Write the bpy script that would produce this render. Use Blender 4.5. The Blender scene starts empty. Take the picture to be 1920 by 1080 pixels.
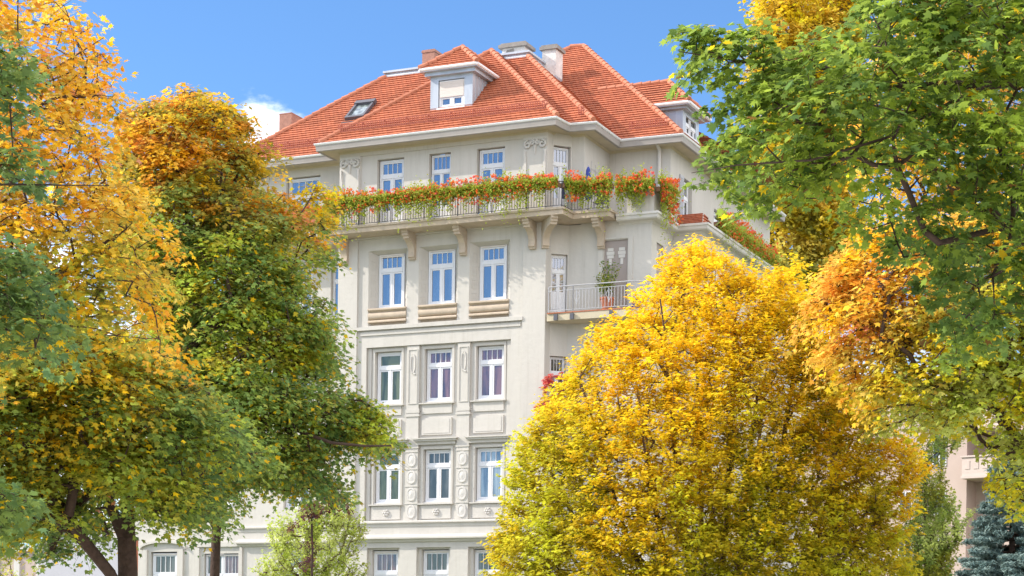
import bpy, math, random
import numpy as np
from mathutils import Vector, Matrix
sc = bpy.context.scene
COL = sc.collection
R = math.radians
rng = np.random.default_rng(7)
random.seed(7)

# ---------------------------------------------------------------- camera, sky, sun, exposure
FPX, HORY, CXP, ROLL, CAMH = 3540., 1240., 960., R(0.8), 1.7
cam = bpy.data.objects.new('camera', bpy.data.cameras.new('camera'))
COL.objects.link(cam); sc.camera = cam
cam.location = (0, 0, CAMH)
cam.rotation_euler = (Matrix.Rotation(R(90), 4, 'X') @ Matrix.Rotation(ROLL, 4, 'Z')).to_euler()
cam.data.sensor_width = 36
cam.data.lens = 36*FPX/1920
_dx, _dy = 0.0, HORY-540
cam.data.shift_y = (_dy)/1920
cam.data.shift_x = 0
cam.data.clip_start = .1; cam.data.clip_end = 2000
sc.render.resolution_x, sc.render.resolution_y = 1024, 576

SUN_EL, SUN_AZ = 34, 180-2     # azimuth: direction towards the sun, degrees ccw from +X
sv = Vector((math.cos(R(SUN_EL))*math.cos(R(SUN_AZ)), math.cos(R(SUN_EL))*math.sin(R(SUN_AZ)), math.sin(R(SUN_EL))))
sun = bpy.data.objects.new('sun', bpy.data.lights.new('sun', 'SUN'))
COL.objects.link(sun)
sun.data.energy = 2.7; sun.data.angle = R(.53); sun.data.color = (1, .93, .82)
sun.rotation_euler = sv.to_track_quat('Z', 'Y').to_euler()

w = bpy.data.worlds.new('World'); sc.world = w; w.use_nodes = True
nt = w.node_tree; nt.nodes.clear()
def N(t, ty, **k):
    n = t.nodes.new(ty)
    for a, b in k.items():
        if a == 'inp':
            for i, v in b.items(): n.inputs[i].default_value = v
        else: setattr(n, a, b)
    return n
FILL_CLOUDS = .80  # cover of the out-of-view clouds added as fill light
out = N(nt, 'ShaderNodeOutputWorld'); bg = N(nt, 'ShaderNodeBackground', inp={1: .14})
sky = N(nt, 'ShaderNodeTexSky'); sky.sky_type = 'NISHITA'; sky.sun_disc = False
sky.sun_elevation = R(SUN_EL); sky.sun_rotation = R(90-SUN_AZ)
sky.altitude = 800; sky.air_density = 1.25; sky.dust_density = .15; sky.ozone_density = 3.0
tc = N(nt, 'ShaderNodeTexCoord')
mp = N(nt, 'ShaderNodeMapping', inp={'Scale': (1, 1, 2.2)})
nz = N(nt, 'ShaderNodeTexNoise', inp={'Scale': 9., 'Detail': 9., 'Roughness': .58})
nt.links.new(tc.outputs['Generated'], mp.inputs[0]); nt.links.new(mp.outputs[0], nz.inputs['Vector'])
# cloud banks: low on the sky and heaviest towards the left (north-west) of the house
def cdir(px, py):
    dx, dy = px-CXP, HORY-py
    c, s = math.cos(ROLL), math.sin(ROLL)
    v = Vector(((dx*c-dy*s), FPX, dx*s+dy*c)); v.normalize(); return v
total = None
for (px, py, rad, amp) in ((535, 278, .036, .95), (600, 244, .022, .8), (490, 262, .032, .9), (300, 480, .07, .9), (60, 520, .07, .9), (90, 200, .03, .35), (130, 800, .13, 1.1), (330, 720, .10, 1.1), (-100, 650, .12, 1.1), (1600, 800, .12, .8), (700, 118, .012, .22), (1400, 430, .05, .5)):
    d = cdir(px, py)
    dn = N(nt, 'ShaderNodeVectorMath', operation='DISTANCE'); dn.inputs[1].default_value = d
    nt.links.new(tc.outputs['Generated'], dn.inputs[0])
    mr = N(nt, 'ShaderNodeMapRange', inp={1: 0., 2: rad*1.25, 3: amp, 4: 0.}); mr.interpolation_type = 'SMOOTHSTEP'
    nt.links.new(dn.outputs['Value'], mr.inputs[0])
    if total is None: total = mr.outputs[0]
    else:
        mx = N(nt, 'ShaderNodeMath', operation='MAXIMUM'); nt.links.new(total, mx.inputs[0]); nt.links.new(mr.outputs[0], mx.inputs[1]); total = mx.outputs[0]
nz.inputs['Scale'].default_value = 26.
sm = N(nt, 'ShaderNodeMath', operation='MULTIPLY_ADD', inp={1: 2.3, 2: -1.5}); nt.links.new(nz.outputs['Fac'], sm.inputs[0])
ad = N(nt, 'ShaderNodeMath', operation='ADD'); nt.links.new(total, ad.inputs[0]); nt.links.new(sm.outputs[0], ad.inputs[1])
cm = N(nt, 'ShaderNodeMapRange', inp={1: .12, 2: .85, 3: 0., 4: .96}); cm.interpolation_type = 'SMOOTHSTEP'
# unseen broken cloud added as fill light, outside the clear patch above the house
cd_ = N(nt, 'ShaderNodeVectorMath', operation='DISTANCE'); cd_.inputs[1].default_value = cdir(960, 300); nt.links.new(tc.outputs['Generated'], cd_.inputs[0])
far = N(nt, 'ShaderNodeMapRange', inp={1: .5, 2: .85, 3: 0., 4: FILL_CLOUDS}); nt.links.new(cd_.outputs['Value'], far.inputs[0])
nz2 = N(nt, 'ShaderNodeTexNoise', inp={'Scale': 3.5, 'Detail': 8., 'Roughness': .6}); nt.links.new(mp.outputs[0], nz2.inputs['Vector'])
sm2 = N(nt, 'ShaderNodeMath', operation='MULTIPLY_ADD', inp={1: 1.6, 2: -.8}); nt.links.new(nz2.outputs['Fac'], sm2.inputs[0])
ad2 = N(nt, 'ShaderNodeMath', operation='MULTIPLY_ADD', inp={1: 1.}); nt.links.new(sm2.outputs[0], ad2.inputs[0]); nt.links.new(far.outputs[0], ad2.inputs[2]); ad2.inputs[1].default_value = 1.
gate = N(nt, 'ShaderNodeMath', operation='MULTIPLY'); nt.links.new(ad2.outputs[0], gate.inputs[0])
cd2 = N(nt, 'ShaderNodeVectorMath', operation='DISTANCE'); cd2.inputs[1].default_value = (-.725, -.637, .26); nt.links.new(tc.outputs['Generated'], cd2.inputs[0])  # second clear patch, shaped so the upper panes mirror blue sky
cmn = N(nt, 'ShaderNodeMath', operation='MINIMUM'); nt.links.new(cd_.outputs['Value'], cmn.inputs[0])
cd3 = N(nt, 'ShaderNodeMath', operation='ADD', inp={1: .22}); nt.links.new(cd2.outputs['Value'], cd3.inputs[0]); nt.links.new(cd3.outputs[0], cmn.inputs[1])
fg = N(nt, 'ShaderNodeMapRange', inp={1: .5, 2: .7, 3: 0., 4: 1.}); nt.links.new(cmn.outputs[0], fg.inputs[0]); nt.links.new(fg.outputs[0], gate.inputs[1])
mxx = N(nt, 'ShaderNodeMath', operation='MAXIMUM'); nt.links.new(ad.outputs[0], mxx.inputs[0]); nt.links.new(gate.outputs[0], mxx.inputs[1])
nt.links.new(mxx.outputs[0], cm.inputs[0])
tint = N(nt, 'ShaderNodeMix', data_type='RGBA', blend_type='MULTIPLY', inp={0: 1.}); tint.inputs[7].default_value = (.435, .585, .765, 1)
nt.links.new(sky.outputs[0], tint.inputs[6])
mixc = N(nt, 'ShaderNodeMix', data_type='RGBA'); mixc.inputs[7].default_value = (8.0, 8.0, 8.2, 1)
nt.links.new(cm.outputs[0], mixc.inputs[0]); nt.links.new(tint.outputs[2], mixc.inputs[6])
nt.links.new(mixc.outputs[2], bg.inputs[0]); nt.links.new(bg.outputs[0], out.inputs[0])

sc.view_settings.view_transform = 'Standard'; sc.view_settings.look = 'None'
sc.view_settings.gamma = 1; sc.view_settings.exposure = 1.0
sc.render.engine = 'CYCLES'
sc.cycles.max_bounces = 6; sc.cycles.diffuse_bounces = 3; sc.cycles.transmission_bounces = 3; sc.cycles.glossy_bounces = 2
sc.cycles.use_denoising = True

# ---------------------------------------------------------------- helpers
def at(px, py, Y):
    v = cdir(px, py); v = v*(Y/v.y); return np.array([v.x, v.y, v.z+CAMH])
def tag(o, label=None, cat=None, group=None, kind=None):
    if label: o['label'] = label
    if cat: o['category'] = cat
    if group: o['group'] = group
    if kind: o['kind'] = kind
    return o
def empty(name, loc, rz=0):
    o = bpy.data.objects.new(name, None); COL.objects.link(o); o.location = loc; o.rotation_euler.z = rz
    o.empty_display_size = .3; return o
class MB:
    def __init__(s): s.v = []; s.f = []; s.uv = []
    def quad(s, a, b, c, d, uv=None):
        i = len(s.v); s.v += [a, b, c, d]; s.f.append((i, i+1, i+2, i+3)); s.uv.append(uv or [(0, 0)]*4)
    def poly(s, pts, uv=None):
        i = len(s.v); s.v += list(pts); s.f.append(tuple(range(i, i+len(pts)))); s.uv.append(uv or [(0, 0)]*len(pts))
    def hexa(s, p):   # 8 points: bottom loop 0-3, top loop 4-7 (ccw from above)
        for q in ((3, 2, 1, 0), (4, 5, 6, 7), (0, 1, 5, 4), (1, 2, 6, 5), (2, 3, 7, 6), (3, 0, 4, 7)):
            s.quad(*[p[k] for k in q])
    def box(s, x0, x1, y0, y1, z0, z1):
        x0, x1 = sorted((x0, x1)); y0, y1 = sorted((y0, y1)); z0, z1 = sorted((z0, z1))
        s.hexa([(x0, y0, z0), (x1, y0, z0), (x1, y1, z0), (x0, y1, z0), (x0, y0, z1), (x1, y0, z1), (x1, y1, z1), (x0, y1, z1)])
    def tube(s, a, b, r, r2=None, n=6, caps=True):
        a = Vector(a); b = Vector(b); r2 = r if r2 is None else r2
        d = (b-a).normalized(); u = d.orthogonal().normalized(); v = d.cross(u)
        A = [a+(u*math.cos(2*math.pi*k/n)+v*math.sin(2*math.pi*k/n))*r for k in range(n)]
        B = [b+(u*math.cos(2*math.pi*k/n)+v*math.sin(2*math.pi*k/n))*r2 for k in range(n)]
        for k in range(n): s.quad(A[k], A[(k+1) % n], B[(k+1) % n], B[k])
        if caps: s.poly(B); s.poly(A[::-1])
    def lathe(s, c, prof, n=12):
        c = Vector(c); rings = [[c+Vector((r*math.cos(2*math.pi*k/n), r*math.sin(2*math.pi*k/n), z)) for k in range(n)] for r, z in prof]
        for A, B in zip(rings, rings[1:]):
            for k in range(n): s.quad(A[k], A[(k+1) % n], B[(k+1) % n], B[k])
        s.poly(rings[-1]); s.poly(rings[0][::-1])
    def build(s, name, mat, parent=None, smooth=False):
        me = bpy.data.meshes.new(name); me.from_pydata([tuple(p) for p in s.v], [], s.f)
        l = me.uv_layers.new(name='UVMap'); k = 0
        flat = [c for u in s.uv for p in u for c in p]; l.data.foreach_set('uv', flat)
        me.materials.append(mat)
        if smooth: me.polygons.foreach_set('use_smooth', [True]*len(me.polygons))
        me.update(); o = bpy.data.objects.new(name, me); COL.objects.link(o)
        if parent: o.parent = parent
        return o

# ---------------------------------------------------------------- materials
def mat(name, col, rough=.8, metal=0, spec=.3, noise=None, bump=None, col2=None, streak=False):
    m = bpy.data.materials.new(name); m.use_nodes = True; t = m.node_tree
    b = t.nodes['Principled BSDF']; b.inputs['Base Color'].default_value = (*col, 1); b.inputs['Roughness'].default_value = rough
    b.inputs['Metallic'].default_value = metal; b.inputs['Specular IOR Level'].default_value = spec
    co = N(t, 'ShaderNodeTexCoord')
    if noise:
        mpn = N(t, 'ShaderNodeMapping'); t.links.new(co.outputs['Object'], mpn.inputs[0])
        if streak: mpn.inputs['Scale'].default_value = (1, 1, .16)
        n = N(t, 'ShaderNodeTexNoise', inp={'Scale': noise[0], 'Detail': 6., 'Roughness': .65}); t.links.new(mpn.outputs[0], n.inputs['Vector'])
        mr = N(t, 'ShaderNodeMapRange', inp={1: .3, 2: .72, 3: 0., 4: 1.}); t.links.new(n.outputs['Fac'], mr.inputs[0])
        mx = N(t, 'ShaderNodeMix', data_type='RGBA'); mx.inputs[6].default_value = (*col, 1)
        c2 = col2 or tuple(c*(1-noise[1]) for c in col); mx.inputs[7].default_value = (*c2, 1)
        t.links.new(mr.outputs[0], mx.inputs[0]); t.links.new(mx.outputs[2], b.inputs['Base Color'])
    if bump:
        n2 = N(t, 'ShaderNodeTexNoise', inp={'Scale': bump[0], 'Detail': 5.}); t.links.new(co.outputs['Object'], n2.inputs['Vector'])
        bp = N(t, 'ShaderNodeBump', inp={'Strength': bump[1], 'Distance': bump[2]}); t.links.new(n2.outputs['Fac'], bp.inputs['Height'])
        t.links.new(bp.outputs[0], b.inputs['Normal'])
    return m
M = {}
M['stucco'] = mat('stucco', (.575, .545, .505), .9, noise=(1.1, .1), bump=(5, .7, .018), streak=True)
def weather(m, amt=.3):
    # rain streaks and grime with a pattern of their own
    t = m.node_tree; b = t.nodes['Principled BSDF']; src = b.inputs['Base Color'].links[0].from_socket; co = N(t, 'ShaderNodeTexCoord')
    mp1 = N(t, 'ShaderNodeMapping', inp={'Scale': (7, 7, .35)}); t.links.new(co.outputs['Object'], mp1.inputs[0])
    n1 = N(t, 'ShaderNodeTexNoise', inp={'Scale': 1., 'Detail': 7., 'Roughness': .7}); t.links.new(mp1.outputs[0], n1.inputs['Vector'])
    n2 = N(t, 'ShaderNodeTexNoise', inp={'Scale': .45, 'Detail': 5., 'Roughness': .6}); t.links.new(co.outputs['Object'], n2.inputs['Vector'])
    r1 = N(t, 'ShaderNodeMapRange', inp={1: .50, 2: .72}); t.links.new(n1.outputs['Fac'], r1.inputs[0]); r2 = N(t, 'ShaderNodeMapRange', inp={1: .40, 2: .68}); t.links.new(n2.outputs['Fac'], r2.inputs[0])
    mu = N(t, 'ShaderNodeMath', operation='MULTIPLY'); t.links.new(r1.outputs[0], mu.inputs[0]); t.links.new(r2.outputs[0], mu.inputs[1])
    mu2 = N(t, 'ShaderNodeMath', operation='MULTIPLY', inp={1: amt}); t.links.new(mu.outputs[0], mu2.inputs[0])
    mx = N(t, 'ShaderNodeMix', data_type='RGBA'); mx.inputs[7].default_value = (.30, .27, .22, 1); t.links.new(mu2.outputs[0], mx.inputs[0]); t.links.new(src, mx.inputs[6]); t.links.new(mx.outputs[2], b.inputs['Base Color'])
weather(M['stucco'], .42)
M['stucco_side'] = M['stucco']
M['stone'] = mat('stone_trim', (.56, .46, .36), .85, noise=(3, .22), bump=(14, .5, .01)); weather(M['stone'], .6)
M['trim'] = mat('trim', (.63, .60, .57), .8, noise=(2, .12), streak=True)
M['soffit'] = mat('soffit', (.56, .49, .36), .85, noise=(2, .15))
M['metal'] = mat('zinc', (.52, .56, .62), .45, metal=.35, noise=(2.5, .25), streak=True)
M['fascia'] = mat('fascia', (.36, .33, .31), .6, noise=(2, .15))
M['gutter'] = mat('gutter', (.82, .83, .85), .4, metal=.1)
M['white'] = mat('white_frame', (.72, .72, .75), .4, spec=.5)
M['blind'] = mat('blind', (.72, .66, .62), .7)
M['iron'] = mat('iron', (.09, .09, .11), .5, spec=.5)
M['grey_iron'] = mat('grey_iron', (.42, .42, .45), .5, spec=.5)
M['brick'] = mat('brick', (.42, .22, .17), .9, noise=(6, .35), bump=(20, .6, .02))
M['cap'] = mat('concrete_cap', (.32, .29, .27), .9, noise=(5, .35))
M['plaster_chim'] = mat('chimney_plaster', (.78, .74, .72), .9, noise=(3.2, .3), bump=(9, .6, .02))
M['terracotta'] = mat('terracotta', (.50, .18, .10), .8, noise=(6, .2))
M['panel'] = mat('panel', (.36, .31, .29), .9, noise=(3, .1))
M['grey_wall'] = mat('grey_render', (.50, .49, .54), .9, noise=(1.2, .12), bump=(5, .4, .01))
M['plum'] = mat('dark_violet_paint', (.05, .03, .09), .4)
M['purple'] = mat('violet_glaze', (.06, .04, .22), .3)
M['blue_cloth'] = mat('blue_cloth', (.05, .07, .30), .8)
M['soil'] = mat('soil', (.05, .035, .02), .9)
M['wood'] = mat('wood', (.2, .11, .06), .7, noise=(5, .3))
M['bark'] = mat('bark', (.095, .062, .05), .95, noise=(9, .45), bump=(18, .9, .03))
M['bark_red'] = mat('bark_light', (.15, .10, .085), .95, noise=(9, .4), bump=(18, .8, .02))
M['beige_trim'] = mat('beige_trim', (.60, .50, .46), .85, noise=(2, .1))
M['beige_wall'] = mat('beige_render', (.54, .43, .385), .9, noise=(.8, .12), bump=(3, .4, .02))
M['grass'] = mat('lawn', (.12, .16, .05), .95, noise=(.8, .4), bump=(20, .8, .05))
M['asphalt'] = mat('asphalt', (.05, .05, .052), .9, noise=(6, .3), bump=(60, .5, .01))
M['pave'] = mat('paving', (.46, .43, .37), .9, noise=(3, .2))
M['mark'] = mat('road_paint', (.75, .75, .72), .7)

def tile_mat():
    m = bpy.data.materials.new('roof_tiles'); m.use_nodes = True; t = m.node_tree; b = t.nodes['Principled BSDF']
    b.inputs['Roughness'].default_value = .75; b.inputs['Specular IOR Level'].default_value = .25
    uv = N(t, 'ShaderNodeUVMap'); 
    bt = N(t, 'ShaderNodeTexBrick', inp={'Color1': (.49, .168, .088, 1), 'Color2': (.39, .125, .068, 1), 'Mortar': (.24, .07, .04, 1), 'Scale': 1., 'Mortar Size': .010, 'Mortar Smooth': .3, 'Bias': 0., 'Brick Width': .2, 'Row Height': .2})
    t.links.new(uv.outputs[0], bt.inputs['Vector'])
    n = N(t, 'ShaderNodeTexNoise', inp={'Scale': .9, 'Detail': 8., 'Roughness': .7}); t.links.new(uv.outputs[0], n.inputs['Vector'])
    mr = N(t, 'ShaderNodeMapRange', inp={1: .3, 2: .75, 3: .78, 4: 1.25}); t.links.new(n.outputs['Fac'], mr.inputs[0])
    mx = N(t, 'ShaderNodeMix', data_type='RGBA', blend_type='MULTIPLY', inp={0: 1.}); t.links.new(bt.outputs['Color'], mx.inputs[6]); t.links.new(mr.outputs[0], mx.inputs[7])
    n3 = N(t, 'ShaderNodeTexNoise', inp={'Scale': 2.3, 'Detail': 9., 'Roughness': .75}); t.links.new(uv.outputs[0], n3.inputs['Vector'])
    r3 = N(t, 'ShaderNodeMapRange', inp={1: .56, 2: .72, 3: 0., 4: .35}); t.links.new(n3.outputs['Fac'], r3.inputs[0])
    m3 = N(t, 'ShaderNodeMix', data_type='RGBA'); m3.inputs[7].default_value = (.16, .095, .065, 1); t.links.new(r3.outputs[0], m3.inputs[0]); t.links.new(mx.outputs[2], m3.inputs[6])
    t.links.new(m3.outputs[2], b.inputs['Base Color'])
    # every course rises towards its lower edge and every tile is slightly domed
    sp = N(t, 'ShaderNodeSeparateXYZ'); t.links.new(uv.outputs[0], sp.inputs[0])
    d = N(t, 'ShaderNodeMath', operation='DIVIDE', inp={1: .2}); t.links.new(sp.outputs[1], d.inputs[0])
    fr = N(t, 'ShaderNodeMath', operation='FRACT'); t.links.new(d.outputs[0], fr.inputs[0])
    inv = N(t, 'ShaderNodeMath', operation='SUBTRACT', inp={0: 1.}); t.links.new(fr.outputs[0], inv.inputs[1])
    dx = N(t, 'ShaderNodeMath', operation='MULTIPLY', inp={1: math.pi/.2*2}); t.links.new(sp.outputs[0], dx.inputs[0])
    sn = N(t, 'ShaderNodeMath', operation='SINE'); t.links.new(dx.outputs[0], sn.inputs[0])
    ma = N(t, 'ShaderNodeMath', operation='MULTIPLY_ADD', inp={1: .07}); t.links.new(sn.outputs[0], ma.inputs[0]); t.links.new(inv.outputs[0], ma.inputs[2])
    bp = N(t, 'ShaderNodeBump', inp={'Strength': .5, 'Distance': .03}); t.links.new(ma.outputs[0], bp.inputs['Height']); t.links.new(bp.outputs[0], b.inputs['Normal'])
    return m
M['tile'] = tile_mat()
M['ridge'] = mat('ridge_tile', (.54, .205, .12), .7, noise=(4, .3))
M['guard'] = mat('snow_guard_paint', (.34, .09, .06), .6)

def glass_mat(name, body, refl, k):
    m = bpy.data.materials.new(name); m.use_nodes = True; t = m.node_tree; t.nodes.clear()
    o = N(t, 'ShaderNodeOutputMaterial'); co = N(t, 'ShaderNodeTexCoord')
    df = N(t, 'ShaderNodeBsdfDiffuse'); 
    mp_ = N(t, 'ShaderNodeMapping', inp={'Scale': (3.5, 3.5, .5)}); t.links.new(co.outputs['Object'], mp_.inputs[0])
    n = N(t, 'ShaderNodeTexNoise', inp={'Scale': 1.6, 'Detail': 3.}); t.links.new(mp_.outputs[0], n.inputs['Vector'])
    mx = N(t, 'ShaderNodeMix', data_type='RGBA'); mx.inputs[6].default_value = (*body, 1); mx.inputs[7].default_value = (*[c*.35 for c in body], 1)
    mr = N(t, 'ShaderNodeMapRange', inp={1: .4, 2: .6}); t.links.new(n.outputs['Fac'], mr.inputs[0]); t.links.new(mr.outputs[0], mx.inputs[0])
    t.links.new(mx.outputs[2], df.inputs[0])
    gl = N(t, 'ShaderNodeBsdfGlossy', inp={'Color': (*refl, 1), 'Roughness': .03}); 
    ms = N(t, 'ShaderNodeMixShader', inp={0: k}); t.links.new(df.outputs[0], ms.inputs[1]); t.links.new(gl.outputs[0], ms.inputs[2]); t.links.new(ms.outputs[0], o.inputs[0])
    return m
M['glass_sky'] = glass_mat('sky_glass', (.07, .10, .15), (.60, .62, .68), .42)
M['glass_dark'] = glass_mat('dark_glass', (.11, .11, .11), (.7, .7, .7), .14)
M['glass_brown'] = glass_mat('glass_brown_reflection', (.20, .10, .08), (.7, .8, 1), .14)  # reflection of a brown building painted into the pane body
M['glass_curtain'] = glass_mat('glass_net_curtain', (.26, .30, .30), (.7, .8, 1), .2)
M['glass_green'] = glass_mat('glass_green_reflection', (.12, .13, .07), (.8, .8, .7), .12)  # reflected greenery painted into the pane body

# ================================================================ THE HOUSE
# local frame: u to the right along the street front, n outwards, z up
TH = math.atan2(FPX, CXP+6900)
HO = at(1018, 690, 70)
house = empty('apartment_building', (HO[0], HO[1], 0), -TH)
tag(house, 'tall cream stucco apartment house with steep orange tiled roof and flower lined balconies', 'building')
def P(u, n, z): return (u, -n, z)
def toW(u, n, z):
    c, s = math.cos(TH), math.sin(TH)
    return np.array([HO[0]+u*c-n*s, HO[1]-u*s-n*c, z])
class Seg:
    """vertical wall plane from A to B (u,n); outward is to the left of travel seen in (u,n)"""
    def __init__(s, A, B):
        s.A = Vector(A); s.B = Vector(B); s.L = (s.B-s.A).length; s.d = (s.B-s.A)/s.L; s.o = Vector((-s.d.y, s.d.x))
    def p(s, t, off, z):
        q = s.A+s.d*t+s.o*off; return P(q.x, q.y, z)
    def box(s, mb, t0, t1, o0, o1, z0, z1):
        if o0 > o1: o0, o1 = o1, o0
        mb.hexa([s.p(t0, o1, z0), s.p(t1, o1, z0), s.p(t1, o0, z0), s.p(t0, o0, z0), s.p(t0, o1, z1), s.p(t1, o1, z1), s.p(t1, o0, z1), s.p(t0, o0, z1)])
    def wall(s, mb, z0, z1, holes=(), off=0, t0=0, t1=None):
        # holes: (t0,t1,z0,z1,depth,splayT)
        t1 = s.L if t1 is None else t1
        ts = sorted({t0, t1, *[h[0] for h in holes], *[h[1] for h in holes]}); zs = sorted({z0, z1, *[h[2] for h in holes], *[h[3] for h in holes]})
        ts = [t for t in ts if t0-1e-6 <= t <= t1+1e-6]; zs = [z for z in zs if z0-1e-6 <= z <= z1+1e-6]
        for a, b in zip(ts, ts[1:]):
            for c, d in zip(zs, zs[1:]):
                m, k = (a+b)/2, (c+d)/2
                if any(h[0] < m < h[1] and h[2] < k < h[3] for h in holes): continue
                mb.quad(s.p(a, off, c), s.p(b, off, c), s.p(b, off, d), s.p(a, off, d))
        for h in holes:
            a, b, c, d, dep = h[:5]; sp = h[5] if len(h) > 5 else 0; i, e = off, off-dep
            ta, tb, zc, zd = a+sp, b-sp, c, d-sp*.5
            mb.quad(s.p(a, i, c), s.p(ta, e, zc), s.p(ta, e, zd), s.p(a, i, d))
            mb.quad(s.p(tb, e, zc), s.p(b, i, c), s.p(b, i, d), s.p(tb, e, zd))
            mb.quad(s.p(a, i, d), s.p(ta, e, zd), s.p(tb, e, zd), s.p(b, i, d))
            mb.quad(s.p(a, i, c), s.p(b, i, c), s.p(tb, e, zc), s.p(ta, e, zc))
def sweep(mb, path, prof, cl=False):
    """mitred sweep of profile [(offset outwards, z)] along (u,n) path"""
    pts = [Vector(p) for p in path]; rows = []
    for i, p in enumerate(pts):
        a = (pts[i]-pts[i-1]).normalized() if i else None; b = (pts[i+1]-pts[i]).normalized() if i < len(pts)-1 else None
        a = a or b; b = b or a
        na, nb = Vector((-a.y, a.x)), Vector((-b.y, b.x)); m = (na+nb).normalized(); k = 1/max(.3, m.dot(na))
        rows.append([P(*(p+m*k*o), z) for o, z in prof])
    for A, B in zip(rows, rows[1:]):
        for j in range(len(prof)-1): mb.quad(A[j], B[j], B[j+1], A[j+1])
    for e, r in ((0, rows[0]), (1, rows[-1])): mb.poly(r if e else r[::-1])

def window(seg, t0, t1, z0, z1, off, glass='glass_sky', trans=.70, muntins=3, name='window', low=None, door=False, blind=0, grid=False, open_left=False, lab=None, parent=None, plain=False):
    """white frame (transom light with thin bars over two casements) whose outer face lies at offset off"""
    f = MB(); F = .075 if t1-t0 > .9 else .048; D = .07
    B = lambda a, b, c, d, o0=0, o1=D: seg.box(f, a, b, off-o1, off-o0, c, d)
    B(t0, t0+F, z0, z1); B(t1-F, t1, z0, z1); B(t0+F, t1-F, z0, z0+F*1.1); B(t0+F, t1-F, z1-F, z1)
    zt = z0+(z1-z0)*trans; cx = (t0+t1)/2
    B(t0+F, t1-F, zt-.06, zt+.06, -.012)
    S = .055 if t1-t0 > .9 else .032
    def sash(a, b, c, d):
        B(a, a+S, c, d, .012); B(b-S, b, c, d, .012); B(a+S, b-S, c, c+S, .012); B(a+S, b-S, d-S, d, .012)
    g = .004
    zb = z0+F*1.1
    B(cx-.035, cx+.035, zb, zt-.06, .002)
    sash(t0+F+g, cx-.035-g, zb+g, zt-.06-g); sash(cx+.035+g, t1-F-g, zb+g, zt-.06-g)
    sash(t0+F+g, t1-F-g, zt+.06+g, z1-F-g)
    if not plain:
        for k in range(1, muntins+1):
            x = t0+F+S+(t1-t0-2*F-2*S)*k/(muntins+1); mw = .012 if t1-t0 > .9 else .007; B(x-mw, x+mw, zt+.06+S, z1-F-S, .02, .05)
    if grid:
        for k in range(1, 4):
            zz = zb+S+(zt-.06-zb-2*S)*k/4
            B(t0+F+S, cx-.035-S, zz-.01, zz+.01, .02, .05); B(cx+.035+S, t1-F-S, zz-.01, zz+.01, .02, .05)
    if door:
        B(t0+F+S, cx-.035-S, z0+.1, z0+.75, .018, .06); B(cx+.035+S, t1-F-S, z0+.1, z0+.75, .018, .06)
    # outside sill
    if not door: seg.box(f, t0-.06, t1+.06, off-.02, off+.12, z0-.06, z0-.002)
    w_ = f.build(name, M['white'], parent or house)
    if lab: w_['label'] = lab
    p = MB(); e = off-.045
    def pane(a, b, c, d): p.quad(seg.p(a, e, c), seg.p(b, e, c), seg.p(b, e, d), seg.p(a, e, d))
    pane(t0+F+.03, cx-.05, zb+.03, zt-.09); pane(cx+.05, t1-F-.03, zb+.03, zt-.09); pane(t0+F+.03, t1-F-.03, zt+.09, z1-F-.03)
    if parent: pp = parent
    else: pp = w_
    o = p.build('pane', M[glass], pp)
    if blind:
        q = MB(); nb = max(2, int(blind/.05))
        for k in range(nb):
            zz = z1-F*.3-blind*k/nb; seg.box(q, t0+.03, t1-.03, off+.002, off+.03, zz-blind/nb*.86, zz)
        q.build('roller_blind', M['blind'], pp)
    return w_

ZS = 21.42
front = Seg((-8.75, 0), (.05, 0))
X = lambda u: u+8.75
wl = MB()
# street front of the bay: pilasters at offset 0, field 8 cm behind
F3 = [(-7.45, -5.77), (-5.27, -3.61), (-3.12, -1.44)]
WC = [(-7.15, -6.05), (-5.0, -3.88), (-2.82, -1.72)]
front.wall(wl, 0, ZS, [(X(-7.9), X(-.87), 6.95, 17.95, .08), (X(-7.83), X(-.95), 18.25, 21.2, .06)] + [(X(a-.16), X(b+.16), 1.6, 6.0, .16) for a, b in WC])
# ground floor windows set in shallow bays
for a, b in WC: front.wall(wl, 1.6, 6.0, [(X(a-.02), X(b+.02), 3.6, 5.93, .2)], off=-.16, t0=X(a-.16), t1=X(b+.16))
# field, floors 1-3
front.wall(wl, 6.95, 17.95, [(X(a), X(b), 14.6, 17.5, .36, .25) for a, b in F3]+[(X(-7.5), X(-1.36), 7.05, 13.76, .16)], off=-.08, t0=X(-7.9), t1=X(-.87))
# the window wall at the back of the deep splayed recesses
for i, (a, b) in enumerate(F3):
    front.wall(wl, 14.6, 17.375, [(X(WC[i][0])-.02, X(WC[i][1])+.02, 15.32, 17.36, .12)], off=-.44, t0=X(a+.25), t1=X(b-.25))
# sunk field of floors 1 and 2
holes = [(X(a-.03), X(b+.03), 11.58, 13.60, .22) for a, b in WC]+[(X(a-.03), X(b+.03), 7.74, 9.76, .22) for a, b in WC]
front.wall(wl, 7.05, 13.76, holes, off=-.24, t0=X(-7.5), t1=X(-1.36))
# top floor
TOPW = [(-7.08, -6.0, 18.3, 20.98), (-4.84, -4.0, 18.3, 20.98), (-2.82, -1.74, 18.3, 20.98)]
front.wall(wl, 18.25, 21.2, [(X(a-.04), X(b+.04), c, d+.03, .22) for a, b, c, d in TOPW], off=-.06, t0=X(-7.83), t1=X(-.95))
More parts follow.
